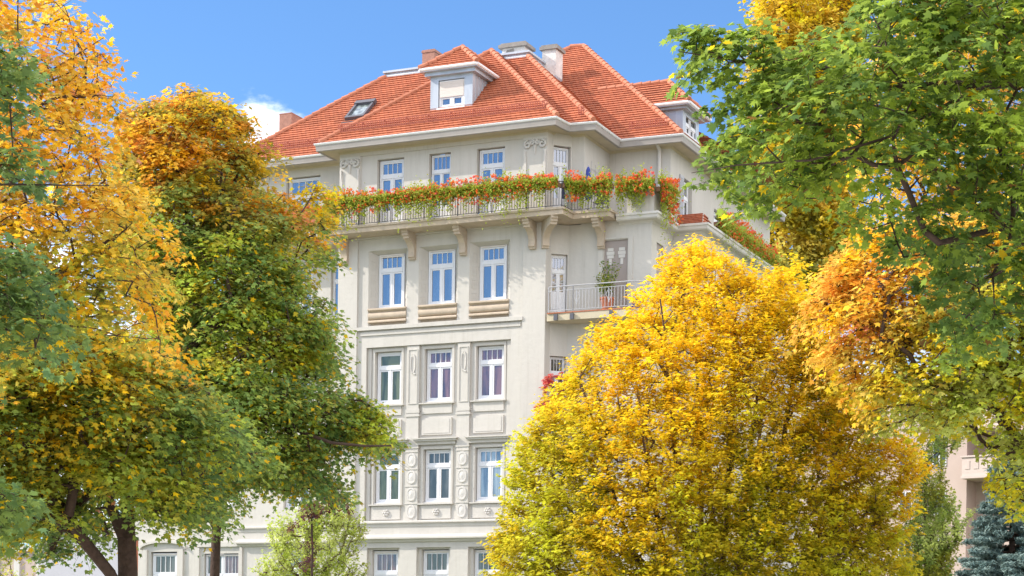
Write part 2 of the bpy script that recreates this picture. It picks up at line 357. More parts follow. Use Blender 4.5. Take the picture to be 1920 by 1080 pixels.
# left body, wing, side walls, stepped corner
arc = [(.05, 0), (.10, -.42), (.62, -1.02), (1.10, -1.07)]
lowarc = [(.05, 0), (.10, -.36), (.62, -.80), (1.10, -.85)]
left = Seg((-14.0, -1.35), (-8.75, -1.35))
left.wall(wl, 0, ZS, [(2.03, 3.6, 18.3, 21.05, .2), (2.1, 3.3, 15.3, 17.4, .2), (2.1, 3.3, 11.5, 13.6, .2), (2.1, 3.3, 7.7, 9.7, .2), (2.1, 3.3, 3.7, 5.9, .2), (4.15, 4.95, 15.3, 17.4, .2)])
Seg((-8.75, -1.35), (-8.75, 0)).wall(wl, 0, ZS)
Seg((-14.0, -16), (-14.0, -1.35)).wall(wl, 0, ZS)
segA = [Seg(arc[i], arc[i+1]) for i in range(3)]; segL = [Seg(lowarc[i], lowarc[i+1]) for i in range(3)]
segA[0].wall(wl, 18, ZS); segA[2].wall(wl, 18, ZS); segA[1].wall(wl, 18, ZS, [(.03, .745, 18.3, 20.97, .2)])
segL[0].wall(wl, 0, 18); segL[2].wall(wl, 0, 18); segL[1].wall(wl, 0, 18, [(.02, .66, 14.75, 16.9, .2), (.02, .66, 10.9, 13.1, .2), (.02, .66, 7, 9.2, .2)])
s2 = Seg((1.10, -1.07), (1.08, -3.70)); s2.wall(wl, 18, ZS)
s3 = Seg((1.08, -3.70), (3.55, -3.78)); s3.wall(wl, 18, ZS)
s4 = Seg((3.55, -3.78), (3.55, -17)); s4.wall(wl, 18, ZS, [(1.45, 2.55, 18.4, 20.6, .2), (5.3, 6.5, 18.9, 20.25, .2), (9, 10.1, 18.9, 20.25, .2)])
lowf = Seg((1.10, -.85), (3.90, -.85)); lowf.wall(wl, 0, 18.05, [(.93, 1.87, 14.8, 17.32, .06)])
lows = Seg((3.90, -.85), (3.90, -3.18)); lows.wall(wl, 0, 18.05, [(.55, 1.3, 14.8, 17.25, .06)])
lowf2 = Seg((3.90, -3.18), (5.02, -3.22)); lowf2.wall(wl, 0, 18.05)
lows2 = Seg((5.02, -3.22), (5.02, -17)); lows2.wall(wl, 0, 18.05, [(2.5, 3.7, 14.8, 17, .2), (6.5, 7.7, 14.8, 17, .2)])
Seg((5.02, -17), (-14, -17)).wall(wl, 0, 18.05); Seg((3.55, -17), (-14, -17)).wall(wl, 18.05, ZS)
# terrace floors
wl.poly([P(.05, -.05, 18.06), P(1.1, -.85, 18.06), P(3.9, -.85, 18.06), P(3.9, -3.18, 18.06), P(5.02, -3.2, 18.06), P(5.02, -17, 18.06), P(.05, -17, 18.06)])
wall = wl.build('wall', M['stucco'], house)
# dark rooms behind the panes are closed off by a back lining
lin = MB()


# ---- mouldings on the street front
tr = MB()
def bx(mb, u0, u1, n0, n1, z0, z1): mb.box(u0, u1, -n0, -n1, z0, z1)
# frames and ledges of floor three
bx(tr, -7.92, -.85, -.078, .045, 14.42, 14.55)
bx(tr, -7.75, -.95, -.078, -.03, 14.22, 14.36)
for a, b in F3:
    for (u, s) in ((a+.02, 1), ):
        for k, zc in enumerate((16.9, 16.45, 16.0, 15.55)):   # sunk lozenges of the splayed jamb
            pass
# piers of floors one and two with panels, cartouches and caps
piers = [(-5.74, -5.22), (-3.58, -3.07)]
for a, b in piers:
    bx(tr, a, b, -.238, -.12, 7.06, 13.74)
    bx(tr, a-.05, b+.05, -.238, -.085, 11.02, 11.10); bx(tr, a-.03, b+.03, -.238, -.10, 11.16, 11.30)
    bx(tr, a-.03, b+.03, -.238, -.09, 9.80, 9.87)
    bx(tr, a+.06, a+.09, -.12, -.095, 11.5, 13.6); bx(tr, b-.09, b-.06, -.12, -.095, 11.5, 13.6); bx(tr, a+.09, b-.09, -.12, -.095, 13.57, 13.6); bx(tr, a+.09, b-.09, -.12, -.095, 11.5, 11.53)
    for k in range(4): bx(tr, a-.02, b+.02, -.238, -.095, 7.05+.66*k+.62, 7.05+.66*k+.66)
# narrow side strips of the sunk field
for a, b in ((-7.48, -7.32), (-1.55, -1.38)): bx(tr, a, b, -.238, -.19, 7.06, 13.74)
# raised frames round each window
for a, b in WC:
    for z0, z1 in ((7.74, 9.76), (11.58, 13.60)):
        bx(tr, a-.12, a-.03, -.238, -.195, z0-.05, z1+.1); bx(tr, b+.03, b+.12, -.238, -.195, z0-.05, z1+.1); bx(tr, a-.03, b+.03, -.238, -.195, z1, z1+.1)
        bx(tr, a-.2, b+.16, -.238, -.10, z0-.10, z0-.052)
# apron panels
for a, b in WC:
    bx(tr, a-.1, b+.05, -.238, -.17, 10.30, 10.95)
    bx(tr, a-.02, b-.03, -.17, -.155, 10.36, 10.89)
    bx(tr, a-.1, b+.05, -.238, -.18, 11.12, 11.48)
    bx(tr, a-.1, b+.05, -.238, -.19, 7.10, 7.62)
tr.build('moulding', M['stucco'], house)
for a, b in piers+[]:      # oval cartouches, four to a pier, and the hanging loop above
    c = (a+b)/2
    for k in range(4):
        m = MB(); zc = 7.05+.66*k+.33
        for r0, o0, r1, o1 in ((1, -.12, .93, -.085), (.93, -.085, .72, -.085), (.72, -.085, .68, -.1), (.68, -.1, .0, -.075)):
            n_ = 16
            for j in range(n_):
                t0, t1 = 2*math.pi*j/n_, 2*math.pi*(j+1)/n_
                g = lambda r, o, t: P(c+.19*r*math.copysign(abs(math.cos(t))**.8, math.cos(t)), o, zc+.27*r*math.copysign(abs(math.sin(t))**.8, math.sin(t)))
                m.quad(g(r0, o0, t0), g(r0, o0, t1), g(r1, o1, t1), g(r1, o1, t0))
        m.build('cartouche', M['trim'], house)
    m = MB(); pts = [P(c+.10*math.sin(t)*(1 if t < 4.4 else .9), -.10, 13.05+.36*math.cos(t)) for t in np.linspace(-.1, 5.6, 22)]
    for q0, q1 in zip(pts, pts[1:]): m.tube(q0, q1, .022, n=5)
    m.tube(P(c+.02, -.1, 12.68), P(c+.11, -.1, 12.64), .035, n=6)
    m.build('garland_ornament', M['trim'], house)
# rosettes below floor one
for a, b in WC:
    m = MB(); c = (a+b)/2
    for k in range(6):
        t = k*math.pi/3; m.lathe(Vector(P(c+.09*math.cos(t), -.17, 7.36+.09*math.sin(t)-.04)), [(.0, 0), (.05, .01), (.055, .04), (.05, .07), (0, .09)], 8)
    m.lathe(Vector(P(c, -.14, 7.32)), [(0, 0), (.045, .01), (.05, .04), (.03, .08)], 8)
    m.build('rosette', M['trim'], house)
# hoods over floor one
for i, (a, b) in enumerate(((-7.6, -5.6), (-5.42, -3.5), (-3.18, -1.32))):
    m = MB(); sg = Seg((a, -.24), (b, -.24)); sg.box(m, 0, sg.L, 0, .30, 10.12, 10.17); sg.box(m, .06, sg.L-.06, 0, .24, 10.05, 10.118); sg.box(m, .12, sg.L-.12, 0, .14, 9.93, 10.048)
    m.build('window_hood', M['stucco'], house)
# splayed jamb ornaments of the third floor
for a, b in F3:
    for side in (0, 1):
        A, B = ((a, -.08), (a+.25, -.44)) if side == 0 else ((b-.25, -.44), (b, -.08))
        sg = Seg(A, B)
        for k, zc in enumerate((16.95, 16.45, 15.95, 15.45)):
            m = MB()
            sg.box(m, .12, sg.L-.12, 0, .012, zc-.17, zc-.155); sg.box(m, .12, sg.L-.12, 0, .012, zc+.155, zc+.17)
            sg.box(m, .12, .135, 0, .012, zc-.155, zc+.155); sg.box(m, sg.L-.135, sg.L-.12, 0, .012, zc-.155, zc+.155)
            c = sg.L/2; q = [sg.p(c-.04, .02, zc), sg.p(c, .02, zc-.05), sg.p(c+.04, .02, zc), sg.p(c, .02, zc+.05)]
            m.poly(q)
            m.build('jamb_ornament', M['stucco'], house)
# rolled stone aprons below the third floor windows
for a, b in F3:
    m = MB(); n_ = 10
    prof = [(-.44, 15.26), (-.02, 15.26), (0, 15.24), (0, 15.19), (-.05, 15.17), (-.12, 15.12)]+[(-.13+.10*math.sin(t), 14.98+.13*math.cos(t)) for t in np.linspace(.15, math.pi-.15, 9)]+[(-.16, 14.83), (-.05, 14.80), (-.02, 14.76), (-.02, 14.72), (-.2, 14.70), (-.2, 14.6), (-.1, 14.58), (-.08, 14.56), (-.44, 14.56)]
    sweep(m, [(a+.015, 0), (b-.015, 0)], prof)
    m.build('apron_moulding', M['stone'], house)
# belt cornice between ground floor and floor one
m = MB()
prof = [(-.06, 7.04), (.12, 7.02), (.14, 6.99), (.14, 6.94), (.06, 6.92), (.05, 6.80), (.03, 6.78), (.03, 6.50), (.22, 6.42), (.24, 6.39), (.24, 6.33), (.12, 6.30), (.08, 6.22), (.03, 6.20), (-.06, 6.18)]
sweep(m, [(-14, -1.35), (-8.75, -1.35), (-8.75, 0), (.05, 0)], prof)
m.build('belt_cornice', M['stucco'], house)

# ---- windows
for i, (a, b) in enumerate(WC):
    window(front, X(a), X(b), 3.62, 5.90, -.30, ['glass_brown', 'glass_dark', 'glass_dark'][i], trans=.62, blind=0.07)
    window(front, X(a), X(b), 7.76, 9.74, -.38, ['glass_green', 'glass_dark', 'glass_curtain'][i], trans=.69, plain=(i == 0))
    window(front, X(a), X(b), 11.6, 13.58, -.38, ['glass_green', 'glass_brown', 'glass_brown'][i], trans=.69, plain=(i == 0), blind=0)
    window(front, X(a), X(b), 15.30, 17.40, -.40, 'glass_sky', trans=.69, blind=.12 if i == 0 else .05)
for i, (a, b, c, d) in enumerate(TOPW):
    window(front, X(a), X(b), c, d, -.22, 'glass_sky', trans=.76, name='balcony_door', door=True)
window(left, 2.07, 3.56, 18.3, 21.02, -.16, 'glass_sky', trans=.72, name='balcony_door', door=True)
for z0, z1 in ((15.3, 17.4), (11.5, 13.6), (7.7, 9.7), (3.7, 5.9)): window(left, 2.12, 3.28, z0, z1-.02, -.16, 'glass_curtain')
window(left, 4.17, 4.93, 15.32, 17.38, -.16, 'glass_sky')
window(segA[1], .05, .725, 18.3, 20.94, -.16, 'glass_sky', trans=.76, name='balcony_door', door=True)
window(segL[1], .04, .64, 14.76, 16.86, -.16, 'glass_sky', trans=.72, name='balcony_door', door=True, grid=True)
window(segL[1], .04, .64, 10.92, 13.08, -.16, 'glass_dark', trans=.72, muntins=3)
window(segL[1], .04, .64, 7.02, 9.18, -.16, 'glass_dark', trans=.72, muntins=3)
window(s4, 1.5, 2.5, 18.4, 20.55, -.14, 'glass_dark', name='balcony_door', door=True)
window(s4, 5.34, 6.46, 18.95, 20.22, -.14, 'glass_dark'); window(s4, 9.04, 10.06, 18.95, 20.22, -.14, 'glass_dark')
window(lows2, 2.54, 3.66, 14.85, 16.97, -.14, 'glass_dark'); window(lows2, 6.54, 7.66, 14.85, 16.97, -.14, 'glass_dark')
# louvred shutter beside the side door
m = MB(); s4.box(m, 1.0, 1.44, .01, .05, 18.4, 20.6)
for k in range(30): s4.box(m, 1.05, 1.39, .05, .065, 18.5+.068*k, 18.54+.068*k)
m.build('shutter', M['grey_iron'], house)
# sunk panels with pale tassels on the lower corner
for sg, t0, t1, z0, z1 in ((lowf, .93, 1.87, 14.8, 17.32), (lows, .55, 1.3, 14.8, 17.25)):
    m = MB(); m.quad(sg.p(t0, -.06, z0), sg.p(t1, -.06, z0), sg.p(t1, -.06, z1), sg.p(t0, -.06, z1)); pn = m.build('wall_panel', M['panel'], house)
    m = MB()
    for tc_ in (t0+(t1-t0)*.26, t0+(t1-t0)*.74):
        W_ = (t1-t0)
        for k, (wd, zz, hh) in enumerate(((.13, -.30, .13), (.17, -.43, .13), (.14, -.56, .13), (.06, -.80, .24))): sg.box(m, tc_-W_*wd*.95, tc_+W_*wd*.95, -.058, -.035, z1+zz-.1, z1+zz+hh-.1-.012)
    m.build('stucco_tassel', M['trim'], pn)
m = MB(); lowf.box(m, .70, .90, 0, .04, 14.8, 17.42); lowf.box(m, 1.90, 2.08, 0, .04, 14.8, 17.42); lowf.box(m, .90, 1.90, 0, .04, 17.35, 17.42); m.build('panel_frame', M['stucco'], house)

# ---- pilaster capitals (scrolls) under the eaves
for (u0, u1) in ((-8.72, -7.86), (-.90, .02)):
    m = MB(); c = (u0+u1)/2
    def spiral(cx, cz, r, sgn, ph):
        pts = []
        for k in range(20):
            t = k*.42; rr = r*(1-k/24); pts.append(P(cx+sgn*rr*math.cos(t+ph), .035, cz+rr*math.sin(t+ph)))
        for a, b in zip(pts, pts[1:]): m.tube(a, b, .048, n=6)
    spiral(u0+.17, 20.93, .16, 1, 1.5); spiral(u1-.17, 20.93, .16, -1, 1.5)
    spiral(c-.12, 21.0, .1, -1, 1.5); spiral(c+.12, 21.0, .1, 1, 1.5)
    m.tube(P(u0+.05, .03, 20.7), P(u0+.05, .03, 20.25), .05, .02); m.tube(P(u1-.05, .03, 20.7), P(u1-.05, .03, 20.25), .05, .02)
    m.tube(P(c, .03, 20.9), P(c, .03, 20.55), .06, .015)
    bx(m, u0, u1, .002, .03, 21.1, 21.2)
    m.build('capital', M['trim'], house)
    m = MB()
    for (a, b) in ((u0+.02, u0+.12), (u1-.12, u1-.02)): bx(m, a, b, .002, .045, 18.3, 20.55)
    m.build('pilaster_strip', M['stucco'], house)

# ---- eaves: soffit, fascia, gutter
epath = [(-14.0, -16.5), (-14.0, -1.35), (-8.75, -1.35), (-8.75, 0), (.05, 0), (.08, -.30), (.17, -.62), (.34, -.88), (.62, -1.02), (1.10, -1.07), (1.08, -3.70), (3.55, -3.78), (3.55, -17)]
m = MB(); sweep(m, epath, [(0, 21.34), (.05, 21.42), (.60, 21.385), (.60, 21.36), (.0, 21.3)][0:3]+[(.60, 21.5), (0, 21.5)]); m.build('soffit', M['soffit'], house)
m = MB(); sweep(m, epath, [(.55, 21.38), (.66, 21.36), (.68, 21.38), (.68, 21.42), (.70, 21.58), (.60, 21.58)]); m.build('fascia', M['fascia'], house)
m = MB(); sweep(m, epath, [(.60, 21.60), (.705, 21.582), (.735, 21.60), (.76, 21.65), (.745, 21.665), (.62, 21.64)]); m.build('gutter', M['gutter'], house)
m = MB(); q = s3.p(2.05, .10, 18.2); q2 = s3.p(2.05, .10, 21.3); m.tube(q, q2, .07, n=10); m.tube(q2, s3.p(2.05, .6, 21.5), .07, n=10); m.build('downpipe', M['trim'], house)

# ---- roof
ZR, SL, ZD = 21.70, .905, 26.08
rf = MB()
def courses(mb, V, e, up, nrm, row=.2, lift=.045):
    """lay overlapping tile courses over a planar roof face"""
    pl = [(p.dot(e), p.dot(up)) for p in V]; base = V[0]-e*pl[0][0]-up*pl[0][1]
    def clip(poly, v, keep_above):
        o_ = []
        for a, b in zip(poly, poly[1:]+poly[:1]):
            ia, ib = (a[1] >= v) == keep_above, (b[1] >= v) == keep_above
            if ia: o_.append(a)
            if ia != ib: t = (v-a[1])/(b[1]-a[1]); o_.append((a[0]+(b[0]-a[0])*t, v))
        return o_
    lo, hi = min(q[1] for q in pl), max(q[1] for q in pl); k = 0
    while lo+k*row < hi-1e-4:
        v0, v1 = lo+k*row, min(lo+(k+1)*row, hi); q = clip(clip(pl, v0, True), v1, False) if k else clip(pl, v1, False); k += 1
        if len(q) < 3: continue
        W3 = lambda a, h: base+e*a[0]+up*a[1]+nrm*h
        mb.poly([W3(a, lift*(1-(a[1]-v0)/row)) for a in q], q)
        bt = [a for a in q if abs(a[1]-v0) < 1e-6]
        if len(bt) >= 2:
            x0, x1 = min(a[0] for a in bt), max(a[0] for a in bt)
            mb.quad(W3((x0, v0), 0), W3((x1, v0), 0), W3((x1, v0), lift), W3((x0, v0), lift), [(x0, v0), (x1, v0), (x1, v0+.01), (x0, v0+.01)])
def slope(pts, eave_dir):   # tiles: UV in metres, v up the slope
    V = [Vector(P(*p)) for p in pts]; e = Vector((eave_dir[0], -eave_dir[1], 0)).normalized()
    nrm = (V[1]-V[0]).cross(V[2]-V[0]).normalized()
    if nrm.z < 0: V = V[::-1]; nrm = -nrm
    up = nrm.cross(e); up = up if up.z > 0 else -up
    courses(rf, V, e, up, nrm)
zb = lambda d: ZR+SL*d
eL, eR, eF = -9.33, .68, .60      # bay eaves
apex = ((eL+eR)/2, eF-(eR-eL)/2, zb((eR-eL)/2))
apex = (apex[0], -4.30, ZR+SL*4.9)
def dF(n, e): return e-n
dkL, dkR = -5.55, -5.25       # front edges of the flat deck: left part, right part
tL = (ZD-ZR)/SL
lE = -.72; rE = -.44         # eaves of left body and of the step
slope([(eL, eF, ZR), (eR, eF, ZR), apex], (1, 0))
# bay left cheek and right cheek meeting the bodies behind in valleys
slope([(eL, eF, ZR), apex, (apex[0], lE-tL, ZD+.06), (eL+tL, lE-tL, ZD), (eL, lE, ZR)], (0, 1))
slope([(eR, eF, ZR), (eR, rE, ZR), (eR-tL, rE-tL, ZD), (apex[0], rE-tL, ZD+.06), apex], (0, 1))
# left body
lEnd = -14.6
slope([(lEnd, lE, ZR), (eL, lE, ZR), (eL+tL, lE-tL, ZD), (lEnd+tL, lE-tL, ZD)], (1, 0))
slope([(lEnd, lE, ZR), (lEnd+tL, lE-tL, ZD), (lEnd+tL, -12, ZD), (lEnd, -16.9, ZR)], (0, 1))
# step
sR = 1.70
slope([(eR, rE, ZR), (sR, rE, ZR), (sR-tL, rE-tL, ZD), (eR-tL, rE-tL, ZD)], (1, 0))
tE = -3.15; tR = 4.16
slope([(sR, rE, ZR), (sR, tE, ZR), (sR-tL, tE-tL, ZD), (sR-tL, rE-tL, ZD)], (0, 1))
# high rear body
TP = 6.80; zp = zb(TP)
ap3 = (tR-TP, tE-TP, zp)
ap3L = (ap3[0]-.6, ap3[1], zp)
lbx = ap3L[0]-(zp-ZD)/SL
slope([(sR, tE, ZR), (tR, tE, ZR), ap3, ap3L, (lbx, tE-tL, ZD), (sR-tL, tE-tL, ZD)], (1, 0))
slope([(tR, tE, ZR), (tR, -16.9, ZR), (tR-4.4, -15.5, zb(4.4)), ap3], (0, 1))
slope([ap3L, ap3, (tR-4.4, -15.5, zb(4.4)), (lbx, -15.5, ZD)], (1, 0))
slope([(lbx, tE-tL, ZD), ap3L, (lbx, -15.5, ZD)], (0, 1))
slope([(lEnd+tL, -12, ZD), (lEnd, -16.9, ZR), (tR, -16.9, ZR), (tR-4.4, -15.5, zb(4.4)), (lbx, -15.5, ZD)], (1, 0))
roof = rf.build('roof', M['tile'], house)
# flat zinc deck with upstand
m = MB()
deck = [(lEnd+tL, lE-tL), (-6.9, lE-tL), (-6.9, rE-tL), (sR-tL, rE-tL), (sR-tL, tE-tL), (sR-tL, -13.5), (lEnd+tL, -13.5)]
m.poly([P(a, b, ZD+.12) for a, b in deck])
path = [(lEnd+tL, -13), (lEnd+tL, lE-tL), (-6.9, lE-tL), (-6.9, rE-tL), (sR-tL, rE-tL), (sR-tL, tE-tL+.25)]
sweep(m, path, [(.04, ZD-.10), (.06, ZD+.02), (.02, ZD+.14), (.10, ZD+.16), (.10, ZD+.24), (-.12, ZD+.26), (-.12, ZD)])
m.build('zinc_deck', M['metal'], roof)
# ridge and hip tiles
def ridge(a, b, up=.03):
    a = Vector(P(*a)); b = Vector(P(*b)); d = b-a; L = d.length; n_ = max(1, int(L/.36)); d.normalize(); mm = MB()
    for k in range(n_):
        p = a+d*L*k/n_; q = a+d*L*(k+1.12)/n_ if k < n_-1 else b
        mm.tube(p+Vector((0, 0, up+.02)), q+Vector((0, 0, up-.01)), .112, .10, n=8)
    return mm.build('ridge_tiles', M['ridge'], roof, smooth=False)
ridge((eL, eF, ZR), apex); ridge((eR, eF, ZR), apex); ridge(apex, (apex[0], rE-tL, ZD+.06))
ridge((lEnd, lE, ZR), (lEnd+tL, lE-tL, ZD)); ridge((sR, rE, ZR), (sR-tL, rE-tL, ZD)); ridge((tR, tE, ZR), ap3); ridge(ap3L, ap3); ridge((lbx, tE-tL, ZD), ap3L)
# snow guard lattices
def guard(a, b, dist, out):
    """a,b = eave points (u,n); out = outward unit; lattice stands dist up the slope"""
    A = Vector((a[0], a[1]))-Vector(out)*dist; B = Vector((b[0], b[1]))-Vector(out)*dist; z = ZR+SL*dist
    L = (B-A).length; d = (B-A)/L; mm = MB()
    sg = lambda t, zz: P(*(A+d*t), zz)
    for hh in (.06, .19, .32): mm.tube(sg(0, z+hh), sg(L, z+hh), .016, n=4)
    k = 0; t = 0
    while t < L:
        mm.tube(sg(t, z+.05), sg(t, z+.33), .014, n=4, caps=False); t += .095
    t = .1
    while t < L:
        mm.tube(sg(t, z-.12), sg(t, z+.35), .02, n=4)
        q = A+d*t-Vector(out)*.3; mm.tube(sg(t, z+.34), P(q.x, q.y, z+.27), .014, n=4); t += .95
    mm.build('snow_guard', M['guard'], roof)
guard((eL+.55, eF), (eR-.6, eF), .50, (0, 1)); guard((lEnd+.7, lE), (eL+.15, lE), .50, (0, 1)); guard((eR+.25, rE), (sR-.55, rE), .42, (0, 1)); guard((sR+.2, tE), (tR-.7, tE), .5, (0, 1))

# ---- dormers: part of the roof
def dormer(ori, c, fr, wu, z0, zt, eave, zE, apexback, zA, back, blind, base_lab):
    """ori maps (a along face, b outward) to (u,n)"""
    m = MB(); Q = lambda a, b, z: P(*ori(a, b), z)
    h = wu/2
    sg = Seg(ori(c-h, fr), ori(c+h, fr))
    ww = wu*.31
    sg.wall(m, z0, zt, [(h-ww, h+ww, z0+.2, zt-.16, .10)])
    for s_ in (-1, 1):
        pts = [Q(c+s_*h, fr, z0), Q(c+s_*h, fr, zt), Q(c+s_*h, back, zt), Q(c+s_*h, fr-(zt-z0)/SL, zt)]
        m.poly([Q(c+s_*h, fr, z0-.3), Q(c+s_*h, fr, zt), Q(c+s_*h, back, zt), Q(c+s_*h, back, z0-.3)])
        t = .28
        while t < 2.6:   # standing seams of the zinc cheek
            m.tube(Q(c+s_*(h+.008), fr-t, z0-.2), Q(c+s_*(h+.008), fr-t, zt), .014, n=4); t += .30
    # box eave
    m.tube(Q(c-h-.0, fr+.012, z0+.02), Q(c+h, fr+.012, z0+.02), .03, n=4)
    e = eave
    for (zz0, zz1, o) in ((zt, zE-.12, e*.55), (zE-.12, zE-.02, e)):
        m.hexa([Q(c-h-o, fr+o, zz0), Q(c+h+o, fr+o, zz0), Q(c+h+o, back, zz0), Q(c-h-o, back, zz0), Q(c-h-o, fr+o, zz1), Q(c+h+o, fr+o, zz1), Q(c+h+o, back, zz1), Q(c-h-o, back, zz1)])
    dm = m.build('dormer', M['metal'], roof)
    g = MB()
    gp = [(c-h-e, back), (c-h-e, fr+e), (c+h+e, fr+e), (c+h+e, back)]
    for a, b in zip(gp, gp[1:]): g.tube(Q(*a, zE-.03), Q(*b, zE-.03), .065, n=8)
    g.build('gutter', M['gutter'], roof)
    # hipped tiled roof
    r = MB(); o = e+.02
    F1, F2, Bk1, Bk2 = (c-h-o, fr+o), (c+h+o, fr+o), (c+h+o, back), (c-h-o, back)
    A1, A2 = (c, apexback), (c, back)
    def sl(pts, ed):
        V = [Vector(Q(*p)) for p in pts]; n3 = (V[1]-V[0]).cross(V[2]-V[0]).normalized()
        if n3.z < 0: V = V[::-1]; n3 = -n3
        e_ = (Vector(Q(ed[0], ed[1], 0))-Vector(Q(0, 0, 0))).normalized(); up = n3.cross(e_); up = up if up.z > 0 else -up
        courses(r, V, e_, up, n3)
    sl([(*F1, zE), (*F2, zE), (*A1, zA)], (1, 0)); sl([(*F2, zE), (*Bk1, zE), (*A2, zA), (*A1, zA)], (0, 1)); sl([(*F1, zE), (*A1, zA), (*A2, zA), (*Bk2, zE)], (0, 1))
    r.build('dormer_roof', M['tile'], roof)
    mm = MB()
    for a, b in (((*F1, zE), (*A1, zA)), ((*F2, zE), (*A1, zA)), ((*A1, zA), (*A2, zA))):
        a = Vector(Q(*a)); b = Vector(Q(*b)); L = (b-a).length; n_ = max(1, int(L/.34)); d = (b-a).normalized()
        for k in range(n_): mm.tube(a+d*L*k/n_+Vector((0, 0, .05)), a+d*L*(k+1)/n_+Vector((0, 0, .03)), .11, .09, n=8)
    mm.build('ridge_tiles', M['ridge'], roof)
    return sg, h, ww, dm
sg, h, ww, dm = dormer(lambda a, b: (a, b), -4.30, -.72, 1.80, 22.70, 24.16, .31, 24.42, -1.62, 25.46, -4.0, .6, '')
window(sg, h-ww+.02, h+ww-.02, 22.92, 23.98, -.05, 'glass_sky', trans=.45, plain=True, parent=dm, name='dormer_window')
q = MB()
for k in range(16): sg.box(q, h-ww+.05, h+ww-.05, -.045, -.02, 23.95-.0375*(k+1), 23.95-.0375*k-.006)
q.build('roller_blind', M['blind'], dm)
# dormer on the right flank: its face looks along +u
sg, h, ww, dm = dormer(lambda a, b: (b, -a), 6.62, 3.36, 1.95, 22.30, 23.36, .36, 23.56, 2.40, 24.80, -.6, 0, '')
window(sg, .12, .92, 22.5, 23.28, -.03, 'glass_dark', trans=.5, plain=True, parent=dm, name='dormer_window')
window(sg, 1.0, 1.83, 22.5, 23.28, -.03, 'glass_dark', trans=.5, plain=True, parent=dm, name='dormer_window')
# skylight in the left slope
def onl(u, d, h=0): # point on left body slope, d up from eave, h above
    nn = Vector((0, SL, 1)).normalized()  # (u,n,z) normal
    return P(u, lE-d+nn.y*h, ZR+SL*d+nn.z*h)
m = MB(); u0, u1, d0, d1 = -10.08, -9.2, 2.02, 3.0
def sk(a, b, c, d, h0, h1, mb):
    mb.hexa([onl(a, c, h0), onl(b, c, h0), onl(b, d, h0), onl(a, d, h0), onl(a, c, h1), onl(b, c, h1), onl(b, d, h1), onl(a, d, h1)])
sk(u0, u0+.1, d0, d1, 0, .16, m); sk(u1-.1, u1, d0, d1, 0, .16, m); sk(u0+.1, u1-.1, d0, d0+.1, 0, .16, m); sk(u0-.02, u1+.02, d1-.12, d1+.06, 0, .2, m)
sk(u0-.12, u1+.12, d0-.14, d0, 0, .02, m)
k = m.build('skylight', M['iron'], roof)
m = MB(); sk(u0+.1, u1-.1, d0+.1, d1-.12, .05, .09, m); m.build('pane', M['glass_curtain'], roof)
# chimneys
def chimney(u0, u1, n0, n1, z0, z1, cap, mt, lab, capover=.1):
    m = MB(); bx(m, u0, u1, n0, n1, z0, z1-cap); o = m.build('chimney', mt, roof); o['label'] = lab
    c = MB(); bx(c, u0-capover, u1+capover, n0+capover, n1-capover, z1-cap+.002, z1-cap*.35); bx(c, u0-capover*.4, u1+capover*.4, n0+capover*.4, n1-capover*.4, z1-cap*.35, z1)
    c.build('chimney_cap', M['cap'] if capover > .03 else mt, roof)
    return o
chimney(-3.22, -2.6, -6.9, -7.6, 24.3, 27.02, .2, M['plaster_chim'], 'tall white plastered chimney with stone cap', .09)
chimney(-4.66, -3.66, -6.1, -6.8, 26.1, 27.02, .2, M['plaster_chim'], 'broad low white chimney with spalled plaster', .13)
chimney(-10.35, -9.75, -10.0, -10.9, 26.1, 28.62, .12, M['brick'], 'brick chimney behind the dormer', .03)
chimney(-9.5, -9.2, -10.4, -10.7, 26.1, 28.5, .12, M['cap'], 'narrow dark chimney behind the dormer', .06)
chimney(-17.65, -17.0, -10.0, -11.0, 20.0, 26.6, .05, M['brick'], 'slim brick chimney at the far left of the roof', .01)
# spalled patch on the broad chimney (real hollow edge of brick showing)
m = MB(); pts = [(-4.45, 26.74), (-4.15, 26.78), (-4.1, 26.66), (-4.26, 26.62), (-4.3, 26.5), (-4.38, 26.48), (-4.37, 26.6), (-4.5, 26.64)]
m.poly([P(a, -6.094, z) for a, z in pts]); m.build('bare_patch', M['cap'], roof)
# chimney shoe flashing
m = MB(); bx(m, -3.25, -2.57, -6.87, -7.63, 24.2, 25.72); m.build('flashing', M['metal'], roof)
m = MB(); m.lathe(Vector(P(-3.62, -6.9, 26.2)), [(.06, 0), (.06, .2), (.10, .22), (.10, .3), (.02, .33)], 8); m.lathe(Vector(P(-3.55, -7.6, 26.2)), [(.05, 0), (.05, .45), (.08, .46), (.08, .52)], 8); m.build('vent_pipe', M['metal'], roof)
# rear block that carries the slim chimney
m = MB(); bx(m, -19, -14.02, -8, -16.9, 0, 21.4); m.build('rear_wing', M['stucco'], house)
rf = MB(); slope([(-19.5, -7.5, 21.42), (-14.02, -7.5, 21.42), (-14.02, -12, 24.3), (-17, -12, 24.3)], (1, 0)); slope([(-19.5, -7.5, 21.42), (-17, -12, 24.3), (-19.5, -17, 21.42)], (0, 1)); slope([(-17, -12, 24.3), (-14.02, -12, 24.3), (-14.02, -17, 21.42), (-19.5, -17, 21.42)], (1, 0))
rf.build('wing_roof', M['tile'], house)
